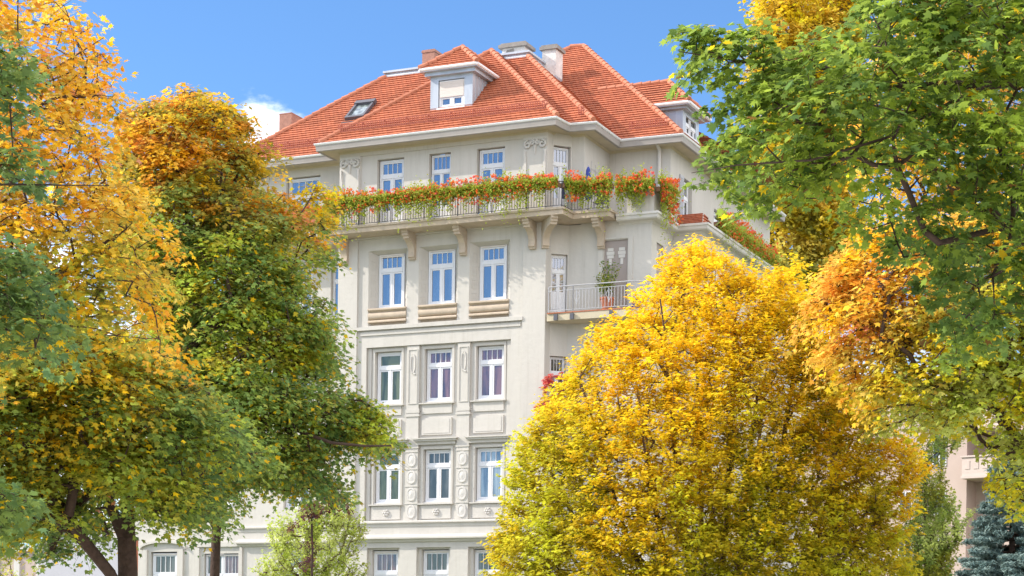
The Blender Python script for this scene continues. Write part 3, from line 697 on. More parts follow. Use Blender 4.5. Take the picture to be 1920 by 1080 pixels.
# left wing, ground storeys
wing = Seg((-19.4, -1.35), (-14.0, -1.35)); m = MB()
wing.wall(m, 0, 15.5, [(1.12, 2.42, 3.6, 6.05, .2), (3.75, 5.48, 3.6, 5.95, .2), (1.12, 2.42, 7.9, 9.9, .2), (3.9, 5.1, 7.9, 9.9, .2), (1.12, 2.42, 11.6, 13.6, .2), (3.9, 5.1, 11.6, 13.6, .2)])
Seg((-19.4, -8), (-19.4, -1.35)).wall(m, 0, 15.5); m.poly([P(-19.4, -1.35, 15.5), P(-14, -1.35, 15.5), P(-14, -8, 15.5), P(-19.4, -8, 15.5)])
m.build('wing_wall', M['stucco'], house)
window(wing, 1.16, 2.38, 3.62, 6.0, -.1, 'glass_dark', trans=.62, blind=.06); window(wing, 3.79, 4.6, 3.62, 5.92, -.1, 'glass_dark', trans=.62, blind=.06); window(wing, 4.62, 5.44, 3.62, 5.92, -.1, 'glass_brown', trans=.62, blind=.06)
for t0, t1, z in ((1.16, 2.38, 7.92), (3.94, 5.06, 7.92), (1.16, 2.38, 11.62), (3.94, 5.06, 11.62)): window(wing, t0, t1, z, z+1.96, -.1, 'glass_curtain')
m = MB(); pts = []
for k in range(13):
    t = math.pi*(1-k/12); pts.append((1.77+1.12*math.cos(t), 6.14+.28*math.sin(t)))
for a, b in zip(pts, pts[1:]):
    m.hexa([wing.p(a[0], .14, a[1]), wing.p(b[0], .14, b[1]), wing.p(b[0], 0, b[1]), wing.p(a[0], 0, a[1]), wing.p(a[0], .14, a[1]+.1), wing.p(b[0], .14, b[1]+.1), wing.p(b[0], 0, b[1]+.1), wing.p(a[0], 0, a[1]+.1)])
wing.box(m, .78, .98, 0, .10, 3.5, 6.14); wing.box(m, 2.56, 2.76, 0, .10, 3.5, 6.14); wing.box(m, 3.4, 3.55, 0, .08, 3.5, 6.2); wing.box(m, 5.5, 5.62, 0, .08, 3.5, 6.2); wing.box(m, 3.4, 5.4, 0, .1, 6.22, 6.4)
m.build('window_surround', M['stucco'], house)

# ---- balconies
bpath = [(-8.75, -1.3), (-8.75, 0), (.05, 0), (.10, -.42), (.30, -.85), (.62, -.95), (1.55, -1.0), (1.62, -1.6)]
op = [(-8.85, -1.35), (-8.85, .9), (1.08, .9), (1.12, .02), (2.56, -.02), (2.56, -.3)]
m = MB()
def slab(mb, outer, inner, z0, z1, lip=0):
    poly = outer+inner[::-1]
    mb.poly([P(a, b, z1) for a, b in poly]); mb.poly([P(a, b, z0) for a, b in poly][::-1])
    for a, b in zip(poly, poly[1:]+poly[:1]): mb.quad(P(*a, z0), P(*b, z0), P(*b, z1), P(*a, z1))
slab(m, [(-8.85, -.0), (-8.85, .9), (1.08, .9), (1.12, .02), (2.56, -.02), (2.56, -.8)], [(.05, 0.0), (.12, -.8)][::1], 18.02, 18.24)
bal = m.build('balcony', M['stone'], house)
m = MB(); ed = [(-8.9, 0), (-8.9, .95), (1.13, .95), (1.17, .07), (2.61, .03), (2.61, -.8)]
slab(m, ed, [(2.5, -.8), (2.5, -.08), (1.02, -.08), (1.0, .84), (-8.8, .84), (-8.8, 0)][::-1], 18.20, 18.28)
m.build('slab_edge', M['stone'], bal)
# terrace cornice to the right
m = MB(); cpath = [(2.62, -.85), (3.90, -.85), (3.90, -3.18), (5.02, -3.22), (5.02, -17)]
sweep(m, cpath, [(0, 17.85), (.06, 17.92), (.28, 17.94), (.32, 17.98), (.34, 18.08), (.38, 18.10), (.38, 18.18), (0, 18.22)]); m.build('terrace_cornice', M['trim'], house)
m = MB(); sweep(m, [(5.02, -3.22), (5.02, -17)], [(0, 17.2), (.05, 17.22), (.05, 17.3), (.02, 17.32), (.02, 17.5), (.05, 17.52), (.05, 17.6), (0, 17.62)]); m.build('frieze_band', M['stucco'], house)
# small tiled lean-to on the terrace
rf = MB(); slope([(3.95, -3.5, 18.28), (4.95, -3.5, 18.28), (4.6, -4.6, 18.95), (3.56, -4.6, 18.95)], (1, 0)); slope([(4.95, -3.5, 18.28), (4.95, -5.2, 18.28), (4.6, -4.9, 18.95), (4.6, -4.6, 18.95)], (0, 1)); rf.build('lean_to_roof', M['tile'], house)
# consoles
def console(u, nA, ang, L=.78, w=.26, zt=18.02, H=1.0):
    m = MB(); prof = [(0, zt), (L, zt), (L, zt-.10), (L-.06, zt-.11), (L-.06, zt-.20), (L-.13, zt-.21), (L-.14, zt-.30)]
    for k in range(1, 9):
        t = k/8*math.pi/2; prof.append((L-.14-(L-.30)*math.sin(t), zt-.30-(H-.52)*(1-math.cos(t))))
    prof += [(.17, zt-H+.16), (.20, zt-H+.15), (.20, zt-H+.08), (.14, zt-H+.07), (.12, zt-H), (0, zt-H)]
    d = Vector((math.sin(ang), math.cos(ang))); s = Vector((d.y, -d.x))
    def q(a, z, side): p = Vector((u, nA))+d*a+s*side; return P(p.x, p.y, z)
    A = [q(a, z, -w/2) for a, z in prof]; B = [q(a, z, w/2) for a, z in prof]
    m.poly(A); m.poly(B[::-1])
    for i in range(len(prof)): j = (i+1) % len(prof); m.quad(A[i], B[i], B[j], A[j])
    m.build('bracket', M['stone'], house)
for u in (-8.42, -5.52, -3.36, -.46): console(u, -.08 if -7.9 < u < -.87 else 0, 0)
console(-.02, -.04, R(42), L=1.15); console(1.95, -.85, 0, L=.80)
# railings
def railing(parent, path, z0, h, mt, step=.11, post=1.4, double=False, name='railing'):
    m = MB()
    for a, b in zip(path, path[1:]):
        A, B = Vector(a), Vector(b); L = (B-A).length; d = (B-A)/L
        g = lambda t, z: P(*(A+d*t), z)
        m.tube(g(0, z0+h), g(L, z0+h), .022, n=6); m.tube(g(0, z0+.08), g(L, z0+.08), .014, n=4)
        if double: m.tube(g(0, z0+h-.15), g(L, z0+h-.15), .014, n=4)
        n_ = max(1, int(L/step))
        for k in range(n_+1):
            t = L*k/n_; m.tube(g(t, z0+.08), g(t, z0+(h-.15 if double else h)), .011, n=4, caps=False)
        n_ = max(1, round(L/post))
        for k in range(n_+1): t = L*k/n_; m.tube(g(t, z0), g(t, z0+h), .02, n=5)
    return m.build(name, mt, parent)
railing(bal, [(-8.82, .05), (-8.82, .84), (1.02, .84), (1.07, 0), (2.5, -.04)], 18.28, .95, M['iron'])
# left body balcony behind the tree
m = MB(); slab(m, [(-12.6, -1.35), (-12.6, -.5), (-8.95, -.5), (-8.95, -1.35)], [], 18.02, 18.26); b2 = m.build('balcony', M['stone'], house)
railing(b2, [(-12.55, -1.3), (-12.55, -.55), (-9.0, -.55)], 18.26, .95, M['iron'])
# parapet of the terrace
m = MB(); bx(m, 2.95, 4.0, -.75, -.95, 18.24, 19.05); bx(m, 2.93, 4.05, -.72, -.98, 19.052, 19.11); bx(m, 3.8, 4.0, -.952, -3.1, 18.24, 19.0)
m.build('parapet', M['stucco'], house)
# third floor corner balcony
m = MB(); slab(m, [(.15, .06), (1.2, .10), (3.4, .10), (4.6, -.3), (4.75, -1.2), (4.75, -3.0)], [(3.92, -3.0), (3.92, -.87), (1.1, -.87), (.12, -.36)][::-1], 14.30, 14.56)
b3 = m.build('balcony', M['soffit'], house)
m = MB(); 
for k in range(34):
    u0 = .18+k*.1; bx(m, u0, u0+.094, .06, .12, 14.562, 14.60)
m.build('edge_tiles', M['terracotta'], b3)
rp = [(.2, .02), (1.2, .08), (3.35, .08), (4.5, -.32), (4.68, -1.2), (4.68, -2.9)]
railing(b3, rp, 14.60, .96, M['grey_iron'], step=.125, post=2.0, double=True)
m = MB()
for uc in (1.35, 2.62):   # tulip motifs
    for s_ in (-1, 1):
        m.tube(P(uc, .08, 14.9), P(uc+.12*s_, .08, 15.15), .012, n=4); m.tube(P(uc+.12*s_, .08, 15.15), P(uc+.05*s_, .08, 15.3), .012, n=4)
    m.tube(P(uc, .08, 14.85), P(uc, .08, 15.35), .014, n=4)
m.build('railing_ornament', M['grey_iron'], b3)
m = MB()
for u in (.55, 1.2, 2.75): bx(m, u-.07, u+.07, .10, .2, 14.30, 14.52)
m.build('post_shoe', M['iron'], b3)
# wire trellis on the upper walls
m = MB()
for t in (.7, 1.1, 1.5, 1.9): m.tube(s2.p(t, .03, 18.4), s2.p(t, .03, 20.7-.15*t), .008, n=4)
for z in (20.3, 19.9, 19.5): m.tube(s2.p(.6, .03, z), s2.p(2.0, .03, z), .008, n=4)
for t in (.4, .9, 1.4, 1.85): m.tube(s3.p(t, .03, 18.4), s3.p(t, .03, 20.3), .008, n=4)
for z in (20.3, 19.9, 19.5): m.tube(s3.p(.3, .03, z), s3.p(1.9, .03, z), .008, n=4)
m.build('trellis', M['grey_iron'], house)
# lower balconies hidden by the hornbeam: second floor
m = MB(); slab(m, [(.15, .06), (1.2, .10), (3.4, .10)], [(3.4, -.87), (1.1, -.87), (.12, -.36)][::-1], 10.5, 10.75); b4 = m.build('balcony', M['soffit'], house)
railing(b4, [(.2, .02), (1.2, .06), (3.35, .06)], 10.75, .96, M['grey_iron'], step=.125, post=2, double=True)

# ================================================================ GROUND
def gbox(x0, x1, y0, y1, z0, z1, name, mt):
    m = MB(); m.box(x0, x1, y0, y1, z0, z1); o = m.build(name, mt); tag(o, kind='structure'); return o
m = MB(); m.quad((-900, -200, 0), (900, -200, 0), (900, 1200, 0), (-900, 1200, 0)); tag(m.build('ground', M['grass']), kind='structure')
m = MB(); m.quad((-200, 52, .004), (200, 52, .004), (200, 59, .004), (-200, 59, .004)); tag(m.build('road', M['asphalt']), kind='structure')
gbox(-60, 80, 59, 64.5, 0, .12, 'pavement', M['pave']); m = MB(); m.quad((-40, 2, .004), (60, 2, .004), (60, 44, .004), (-40, 44, .004)); tag(m.build('bounce_gravel', M['pave']), kind='structure')  # the pale square is unseen, added to bounce sunlight up onto walls and trees
gbox(-200, 200, 49.8, 52, 0, .12, 'pavement', M['pave'])
m = MB()
for k in range(-30, 31): m.quad((k*6, 55.4, .008), (k*6+3, 55.4, .008), (k*6+3, 55.55, .008), (k*6, 55.55, .008))
tag(m.build('road_marking', M['mark']), kind='structure')

# ================================================================ LEAVES AND TREES
def leaf_mat(name, trans=.55, gloss=.16):
    m = bpy.data.materials.new(name); m.use_nodes = True; t = m.node_tree; b = t.nodes['Principled BSDF']; o = t.nodes['Material Output']
    a = N(t, 'ShaderNodeAttribute'); a.attribute_name = 'leafcol'
    b.inputs['Roughness'].default_value = .48; b.inputs['Specular IOR Level'].default_value = gloss
    t.links.new(a.outputs['Color'], b.inputs['Base Color'])
    tr_ = N(t, 'ShaderNodeBsdfTranslucent'); g = N(t, 'ShaderNodeGamma', inp={1: .85}); t.links.new(a.outputs['Color'], g.inputs[0]); t.links.new(g.outputs[0], tr_.inputs[0])
    ms = N(t, 'ShaderNodeMixShader', inp={0: trans}); t.links.new(b.outputs[0], ms.inputs[1]); t.links.new(tr_.outputs[0], ms.inputs[2]); t.links.new(ms.outputs[0], o.inputs[0])
    return m
M['leaf'] = leaf_mat('foliage'); M['petal'] = leaf_mat('petals', .25, .2); M['needle'] = leaf_mat('needles', .1, .2)

def fan(angs, rads, droop=.22, cup=.12):
    """leaf outline as a fan round a centre; x runs stem to tip"""
    v = [(0, 0, 0)]
    for a, r in zip(angs, rads):
        x, y = r*math.cos(R(a)), r*math.sin(R(a)); v.append((x, y, -droop*r*r+cup*abs(y)))
    n = len(angs); f = [(0, i+1, (i+1) % n+1) for i in range(n)]
    return np.array(v)*np.array([.55, .55, .55]), np.array(f)
MAPLE = fan([0, 20, 44, 66, 98, 150, -150, -98, -66, -44, -20], [1.05, .5, .95, .48, .78, .42, .42, .78, .48, .95, .5])
MAPLE_LO = fan([0, 30, 62, 95, 150, -150, -95, -62, -30], [1.05, .52, .95, .5, .5, .5, .5, .95, .52])
OVAL = (np.array([(-.5, 0, 0), (0, -.26, .05), (.5, 0, -.1), (0, .26, .05), (0, 0, 0)]), np.array([(0, 1, 4), (1, 2, 4), (2, 3, 4), (3, 0, 4)]))
ROUND = (np.array([(-.5, 0, 0), (-.1, -.42, .06), (.4, -.22, 0), (.4, .22, 0), (-.1, .42, .06)]), np.array([(0, 1, 2), (0, 2, 3), (0, 3, 4)]))
NEEDLE = (np.array([(-.5, -.05, 0), (-.5, .05, 0), (.5, 0, 0)]), np.array([(0, 1, 2)]))
def norm(a): return a/np.maximum(1e-9, np.linalg.norm(a, axis=-1, keepdims=True))
def leaf_mesh(name, tmpl, pos, nrm, tip, size, colr, material, parent=None):
    V, F = tmpl; n = len(pos); nrm = norm(nrm); tip = tip-nrm*np.sum(tip*nrm, 1, keepdims=True); tip = norm(tip); side = np.cross(nrm, tip)
    sz = size[:, None, None]
    v = pos[:, None, :]+sz*(V[None, :, 0:1]*tip[:, None, :]+V[None, :, 1:2]*side[:, None, :]+V[None, :, 2:3]*nrm[:, None, :])
    k = len(V); f = (F[None]+(np.arange(n)*k)[:, None, None]).reshape(-1, 3)
    me = bpy.data.meshes.new(name); me.vertices.add(n*k); me.vertices.foreach_set('co', v.astype(np.float32).ravel())
    me.loops.add(len(f)*3); me.loops.foreach_set('vertex_index', f.astype(np.int32).ravel())
    me.polygons.add(len(f)); me.polygons.foreach_set('loop_start', np.arange(0, len(f)*3, 3, dtype=np.int32))
    me.update(calc_edges=True)
    a = me.attributes.new('leafcol', 'FLOAT_COLOR', 'POINT'); c = np.ones((n, k, 4), np.float32); c[:, :, :3] = colr[:, None, :]; a.data.foreach_set('color', c.ravel())
    me.materials.append(material); o = bpy.data.objects.new(name, me); COL.objects.link(o)
    if parent: o.parent = parent; o.matrix_parent_inverse = Matrix.Translation(parent.location).inverted() if parent.parent is None else Matrix()
    return o
def tubes_mesh(name, a, b, ra, rb, material, parent, ns=5):
    """many tapered tubes at once"""
    n = len(a); d = norm(b-a); h = np.where(np.abs(d[:, 2:3]) < .9, np.array([[0, 0, 1.]]), np.array([[1., 0, 0]])); u = norm(np.cross(d, h)); v = np.cross(d, u)
    t = np.arange(ns)*2*math.pi/ns; ring = u[:, None]*np.cos(t)[None, :, None]+v[:, None]*np.sin(t)[None, :, None]
    A = a[:, None]+ring*ra[:, None, None]; B = b[:, None]+ring*rb[:, None, None]; V = np.concatenate([A, B], 1)
    i = np.arange(ns); j = (i+1) % ns; F = np.stack([i, j, j+ns, i+ns], 1); f = (F[None]+(np.arange(n)*2*ns)[:, None, None]).reshape(-1, 4)
    me = bpy.data.meshes.new(name); me.vertices.add(n*2*ns); me.vertices.foreach_set('co', V.astype(np.float32).ravel())
    me.loops.add(len(f)*4); me.loops.foreach_set('vertex_index', f.astype(np.int32).ravel()); me.polygons.add(len(f)); me.polygons.foreach_set('loop_start', np.arange(0, len(f)*4, 4, dtype=np.int32))
    me.polygons.foreach_set('use_smooth', [True]*len(f)); me.update(calc_edges=True); me.materials.append(material)
    o = bpy.data.objects.new(name, me); COL.objects.link(o)
    if parent: o.parent = parent; o.matrix_parent_inverse = Matrix.Translation(parent.location).inverted()
    return o
def inpoly(x, y, poly):
    r = np.zeros(len(x), bool); p = np.array(poly, float); q = np.roll(p, -1, 0)
    for (x0, y0), (x1, y1) in zip(p, q):
        c = ((y0 > y) != (y1 > y)); r ^= c & (x < (x1-x0)*(y-y0)/(y1-y0+1e-12)+x0)
    return r
def edgedist(x, y, poly):
    p = np.array(poly, float); q = np.roll(p, -1, 0); best = np.full(len(x), 1e9)
    for a, b in zip(p, q):
        d = b-a; t = np.clip(((x-a[0])*d[0]+(y-a[1])*d[1])/(d@d+1e-9), 0, 1); best = np.minimum(best, np.hypot(x-a[0]-t*d[0], y-a[1]-t*d[1]))
    return best
def noise3(p, s, seed):
    r = np.random.default_rng(seed); o = 0
    for k in range(7):
        w_ = r.normal(size=3)*s*(1+.5*k); o = o+np.sin(p@w_+r.uniform(0, 6.28))/(1+.35*k)
    return o/2.2
def lerp(a, b, t): t = np.clip(t, 0, 1)[:, None]; return a*(1-t)+b*t
C = {k: np.array(v) for k, v in dict(
    green=(.19, .27, .055), dgreen=(.11, .19, .05), bgreen=(.10, .19, .07), lime=(.40, .49, .055), yellow=(.95, .70, .02), gold=(.95, .55, .015), orange=(.86, .33, .03), dorange=(.66, .25, .03),
    red=(.75, .15, .06), pink=(.75, .28, .18), olive=(.32, .30, .035), pale=(.50, .54, .16), cream=(.93, .62, .10), brown=(.22, .10, .03), plum=(.10, .03, .06), crimson=(.55, .03, .09), blue=(.11, .19, .19), silver=(.24, .32, .29)).items()}
def pal(t, *stops):
    """t in 0..1 over colours"""
    out = np.zeros((len(t), 3)); n = len(stops)-1; t = np.clip(t, 0, .9999)*n; i = t.astype(int); f = (t-i)[:, None]
    S = np.array([C[s] for s in stops]); return S[i]*(1-f)+S[i+1]*f

def tree(name, label, cat, outline, Y, depth, base, nclump, nleaf, R0, lsize, tmpl, colour, style='maple', limbs=(), trunk_r=.2, bark='bark', seed=1, group=None, holes=.0, twig=1., front=.6, flat=.42, gap=(1.1, .35), droop=.0, crownY=None, ydir=0.):
    """outline: crown silhouette given as sight lines met at distance Y; depth: half thickness in metres at the fattest place"""
    r = np.random.default_rng(seed); P_ = np.array(outline, float); lo, hi = P_.min(0), P_.max(0); ppm = FPX/Y
    cen = []; tries = 0
    while sum(map(len, cen)) < nclump and tries < 60:
        x = r.uniform(lo[0], hi[0], 4000); y = r.uniform(lo[1], hi[1], 4000); tries += 1
        k = inpoly(x, y, outline); x, y = x[k], y[k]; ed = edgedist(x, y, outline); k = ed > R0*ppm*(.36+1.05*np.clip(noise3(np.stack([x/ppm, y/ppm, x*0], 1), 1.7/max(R0, .3)*.45, seed+9), 0, 1.2)); x, y, ed = x[k], y[k], ed[k]
        rad = min((hi-lo).min()/2, 1e9); s_ = np.clip(ed/(rad*.8), 0, 1); th = depth*np.sqrt(1-(1-s_)**2)+R0*.4
        u = r.random(len(x)); fr = r.random(len(x)) < front
        off = np.where(fr, -th*(.62+.42*u), th*(2*u-1))
        p = np.array([at(a, b, Y) for a, b in zip(x, y)]) if len(x) else np.zeros((0, 3))
        p = p+off[:, None]*np.array([[.0, 1., 0]])+np.array([[0, 0, 0.]])
        g = noise3(p, gap[0], seed+50); k = g > -gap[1]-.9+holes*1.2
        p = p[k]; p = p[:nclump]; cen.append(p)
        if sum(map(len, cen)) == 0 and tries > 50: break
    cen = np.concatenate(cen)[:nclump]
    bx_, by_, bz_ = base; root = empty(name, (bx_, by_, bz_ if bz_ else 0)); tag(root, label, cat, group)
    # ---- skeleton
    nodes = []; par = []; plen = []
    def add(p, pa): nodes.append(np.array(p, float)); par.append(pa); plen.append(0 if pa < 0 else plen[pa]+np.linalg.norm(nodes[-1]-nodes[pa])); return len(nodes)-1
    minr = {}
    for li, L in enumerate(limbs):
        pts = [np.array(q, float) for q in L['pts']]; pa = -1
        if li: pa = int(np.argmin([np.linalg.norm(q-pts[0]) for q in nodes]))
        for i in range(len(pts)):
            if i == 0 and li: continue
            if i == 0: pa = add(pts[0], -1); minr[pa] = L['r'][0]; continue
            st = max(1, int(np.linalg.norm(pts[i]-pts[i-1])/max(.5, R0)))
            for k in range(1, st+1):
                f = k/st; q = pts[i-1]*(1-f)+pts[i]*f+r.normal(size=3)*.035*R0; pa = add(q, pa); rr = L['r']; g = ((i-1)+f)/(len(pts)-1); minr[pa] = rr[0]*(1-g)+rr[1]*g
    NN = np.zeros((len(nodes)+len(cen)*3+5, 3)); n0 = len(nodes); NN[:n0] = nodes; PL = np.zeros(len(NN)); PL[:n0] = plen
    top = nodes[-1]; ds = np.array([np.min(np.linalg.norm(NN[:n0]-c, axis=1)) for c in cen]); order = np.argsort(ds); cnode = np.zeros(len(cen), int)
    for ci in order:
        c = cen[ci]; d = np.linalg.norm(NN[:n0]-c, axis=1); dz = c[2]-NN[:n0, 2]
        cost = d*(1+np.where(dz < 0, -dz/np.maximum(d, .01)*.6, 0))+.22*PL[:n0]; j = int(np.argmin(cost)); d = d[j]; pa = j
        if d > 1.1*R0:
            st = min(2, int(d/R0)) 
            for k in range(1, st+1):
                f = k/(st+1); q = NN[j]*(1-f)+c*f; q = q+r.normal(size=3)*d*.05+np.array([0, 0, d*.08*math.sin(math.pi*f)]); NN[n0] = q; PL[n0] = PL[pa]+d/(st+1); par.append(pa); pa = n0; n0 += 1
                if n0 >= len(NN)-3: break
        NN[n0] = c; PL[n0] = PL[pa]+d/3; par.append(pa); cnode[ci] = n0; n0 += 1
        if n0 >= len(NN)-3: cen = cen; break
    n = n0; cnt = np.zeros(n); cnt[cnode] = 1
    for i in range(n-1, -1, -1):
        if par[i] >= 0: cnt[par[i]] += cnt[i]
    rad = .0105*R0/.6*np.maximum(cnt, 1)**.52*twig; rad = np.minimum(rad, trunk_r)
    for i, v in minr.items(): rad[i] = max(rad[i], v) if i < n else rad[i]
    E_ = [(par[i], i) for i in range(n) if par[i] >= 0]; ea = np.array([e[0] for e in E_]); eb = np.array([e[1] for e in E_])
    A, B = NN[ea], NN[eb]; big = rad[eb] > .05
    rA = np.minimum(rad[ea], rad[eb]*1.5+.004); 
    inlimb = np.array([e in minr for e in eb]); rA[inlimb] = rad[ea][inlimb]
    A2 = A-norm(B-A)*rad[eb][:, None]*.4
    tm = tubes_mesh('branches' if trunk_r < .03 else 'trunk', A2, B, rA, rad[eb], M[bark], root, 6)
    # ---- foliage sprays
    K = len(cen); idx = np.repeat(np.arange(K), nleaf); c = cen[idx]; m_ = len(idx)
    pd = cen-NN[np.array([par[i] if par[i] >= 0 else 0 for i in cnode])]; cc = cen.mean(0); outw = norm(norm(pd)+.8*norm(cen-cc))
    cs = r.uniform(.65, 1.3, K)*R0
    if style == 'maple':
        ax = norm(outw*np.array([1, 1, .5])+r.normal(size=(K, 3))*.35); up = norm(np.array([0, 0, 1.])+outw*.55+r.normal(size=(K, 3))*.28)
        l = norm(r.normal(size=(m_, 3)))*(r.random(m_)**.38)[:, None]; l = l-up[idx]*np.sum(l*up[idx], 1, keepdims=True)*(1-flat)
        pos = c+l*cs[idx][:, None]; rr = np.linalg.norm(l, axis=1); pos[:, 2] -= (rr**2)*cs[idx]*(.22+droop)
        nr = up[idx]*.6+np.array([0, 0, .35])+r.normal(size=(m_, 3))*.34+l*.25; tip = l+ax[idx]*.5+r.normal(size=(m_, 3))*.45+np.array([0, 0, -.45])
    elif style == 'upright':   # fans of fine twigs climbing outwards
        ax = norm(outw*np.array([1, 1, .35])*.75+np.array([0, 0, .85])+r.normal(size=(K, 3))*.25); t = r.uniform(-.9, 1., m_); w_ = .42*(1-.55*np.abs(t))
        l = ax[idx]*t[:, None]*1.15+norm(r.normal(size=(m_, 3)))*(r.random(m_)**.5*w_)[:, None]; pos = c+l*cs[idx][:, None]
        up = norm(np.array([0, 0, .8])+outw*.7); nr = up[idx]*.5+np.array([0, 0, .4])+r.normal(size=(m_, 3))*.4; tip = ax[idx]*np.array([1.4, 1.4, .6])+r.normal(size=(m_, 3))*.7+np.array([0, 0, -.5])
    elif style == 'spray':   # several rising leafy twigs to each clump
        tw_ = 6; td = norm(outw[:, None]*np.array([1, 1, .4])*.9+np.array([0, 0, .75])+r.normal(size=(K, tw_, 3))*np.array([.6, .6, .35])); wch = r.integers(0, tw_, m_); dv = td[idx, wch]
        t = r.random(m_)**.75; sd = norm(np.cross(dv, np.array([[0, 0, 1.]]))); pos = c+dv*(t*cs[idx]*1.25)[:, None]+sd*(r.choice([-1, 1], m_)*lsize*r.uniform(.3, .75, m_))[:, None]+r.normal(size=(m_, 3))*.018
        pos[:, 2] -= (t**2)*.08*cs[idx]; nr = np.array([0, 0, 1.])+outw[idx]*.35+r.normal(size=(m_, 3))*.33; tip = dv+sd*r.normal(size=(m_, 1))*.8+np.array([0, 0, -.2])
    elif style == 'hang':
        ax = norm(np.array([0, 0, -1.])+outw*.3+r.normal(size=(K, 3))*.2); t = r.uniform(-.6, 1.3, m_)
        l = ax[idx]*t[:, None]+norm(r.normal(size=(m_, 3)))*(.3*r.random(m_))[:, None]; pos = c+l*cs[idx][:, None]; nr = r.normal(size=(m_, 3))+np.array([0, -.3, .3]); tip = r.normal(size=(m_, 3))+np.array([0, 0, -1])
    else:
        l = norm(r.normal(size=(m_, 3)))*(r.random(m_)**.4)[:, None]; pos = c+l*cs[idx][:, None]; nr = l+np.array([0, 0, .5])+r.normal(size=(m_, 3))*.6; tip = r.normal(size=(m_, 3))
    if len(limbs) and False: pass
    tipc = norm(cen-cc); col = colour(pos, c, idx, r, cen)
    col = col*np.exp(r.normal(size=(m_, 1))*.13)*np.exp(r.normal(size=(K, 1))*.08)[idx]
    sz = lsize*r.uniform(.5, 1.35, m_)
    leaf_mesh('crown', tmpl, pos, nr, tip, sz, np.clip(col, 0, .95), M['leaf'], root)
    # fine twigs through each spray
    tw = 4; ti = np.repeat(np.arange(K), tw); far = pos.reshape(K, nleaf, 3)[:, :tw].reshape(-1, 3)
    tubes_mesh('twigs', cen[ti], far, np.full(len(ti), .0065*R0/.6*twig+.001), np.full(len(ti), .0025*R0/.6*twig+.0008), M[bark], root, 3)
    return root
def pz(px, py, Y): return tuple(at(px, py, Y))
def gnd(px, Y): p = at(px, 1200, Y); return (p[0], p[1], 0)

# px-like picture coordinates of a world point, used only to place colour regions on the crowns
def pic(p, Y0=None): return CXP+p[:, 0]/p[:, 1]*FPX, HORY-(p[:, 2]-CAMH)/p[:, 1]*FPX
def zone(px, py, x, y, rx, ry): return np.clip(1.35-np.hypot((px-x)/rx, (py-y)/ry), 0, 1)

# ---- 1 far left golden maple, limbs reaching in from beyond the frame
def c_gold(p, c, i, r, cen):
    n = noise3(c, 1.1, 3)*.5+noise3(p, 5, 4)*.16+.5; X_, Y_ = pic(c); o = pal(n*.9+.05, 'gold', 'orange', 'gold', 'cream', 'olive', 'orange', 'gold', 'pink')
    g = zone(X_, Y_, 120, 520, 190, 90)+zone(X_, Y_, 60, 680, 160, 140)+zone(X_, Y_, 160, 650, 120, 60)*.5+zone(X_, Y_, 210, 270, 35, 40)
    gr = pal(noise3(p, 3, 8)*.5+.5, 'green', 'olive', 'lime', 'gold'); k = np.clip(g+r.normal(size=len(p))*.22-.15, 0, 1); o = lerp(o, gr, k)
    b = zone(X_, Y_, 345, 690, 50, 110); return lerp(o, pal(noise3(p, 2, 9)*.5+.5, 'orange', 'gold', 'orange', 'cream'), b)
g0 = gnd(-420, 27)
tree('maple_tree', 'golden orange maple with thin bare twigs reaching in at the upper left', 'tree',
     [(-120, -60), (150, -60), (172, 40), (212, 92), (228, 185), (240, 300), (262, 360), (330, 372), (375, 400), (345, 455), (330, 560), (352, 610), (372, 735), (345, 765), (300, 720), (235, 655), (120, 690), (60, 740), (-120, 760)],
     27, 2.2, g0, 640, 38, .42, .115, MAPLE, c_gold, limbs=[dict(pts=[g0, pz(-400, 700, 27), pz(-330, 200, 27)], r=(.3, .1)), dict(pts=[pz(-400, 700, 27), pz(-150, 600, 27), pz(80, 530, 26.5), pz(240, 430, 26)], r=(.07, .005)), dict(pts=[pz(-330, 200, 27), pz(-100, 190, 27), pz(100, 130, 26.5), pz(195, 70, 26.5)], r=(.05, .004)), dict(pts=[pz(-400, 700, 27), pz(-100, 420, 27), pz(60, 260, 27), pz(180, 180, 27)], r=(.06, .004))], trunk_r=.035, twig=.55, seed=11, holes=.2, gap=(1.6, .1), front=.35)
# ---- 2 near dark green maple boughs at the left edge
def c_near(p, c, i, r, cen):
    n = noise3(c, 1.4, 5)*.45+.5; o = pal(n+r.normal(size=len(p))*.15, 'dgreen', 'bgreen', 'green', 'dgreen'); k = (r.random(len(p)) < .03); o[k] = C['gold']; return o
g0 = gnd(-700, 20)
near = [[(-120, 50), (50, 58), (74, 100), (62, 160), (30, 225), (-120, 260)], [(-120, 300), (60, 275), (150, 300), (225, 330), (238, 362), (190, 392), (100, 385), (-120, 400)], [(-120, 430), (40, 430), (90, 500), (130, 590), (140, 650), (100, 720), (50, 700), (-120, 780)], [(-120, 860), (30, 880), (70, 950), (60, 1020), (-120, 1010)]]
lbs = [dict(pts=[g0, pz(-650, 700, 20), pz(-560, 0, 20)], r=(.35, .12)), dict(pts=[pz(-560, 0, 20), pz(-200, 60, 20), pz(40, 120, 20)], r=(.04, .004)), dict(pts=[pz(-600, 350, 20), pz(-250, 350, 20), pz(200, 345, 20)], r=(.045, .004)), dict(pts=[pz(-650, 700, 20), pz(-300, 560, 20), pz(80, 600, 20)], r=(.05, .004))]
# one crown built of four boughs: outlines are sampled together
def multi(polys):  # join outlines with hair-thin bridges far outside the frame
    out_ = []
    for q in polys: out_ += q+[q[0], (-118, q[0][1])] if False else q
    return out_
tree('maple_tree', 'nearest dark green maple boughs hanging in at the left edge', 'tree', multi(near), 20, .9, g0, 210, 30, .34, .125, MAPLE, c_near, limbs=lbs, trunk_r=.02, twig=.45, seed=12, holes=.0, front=.35)
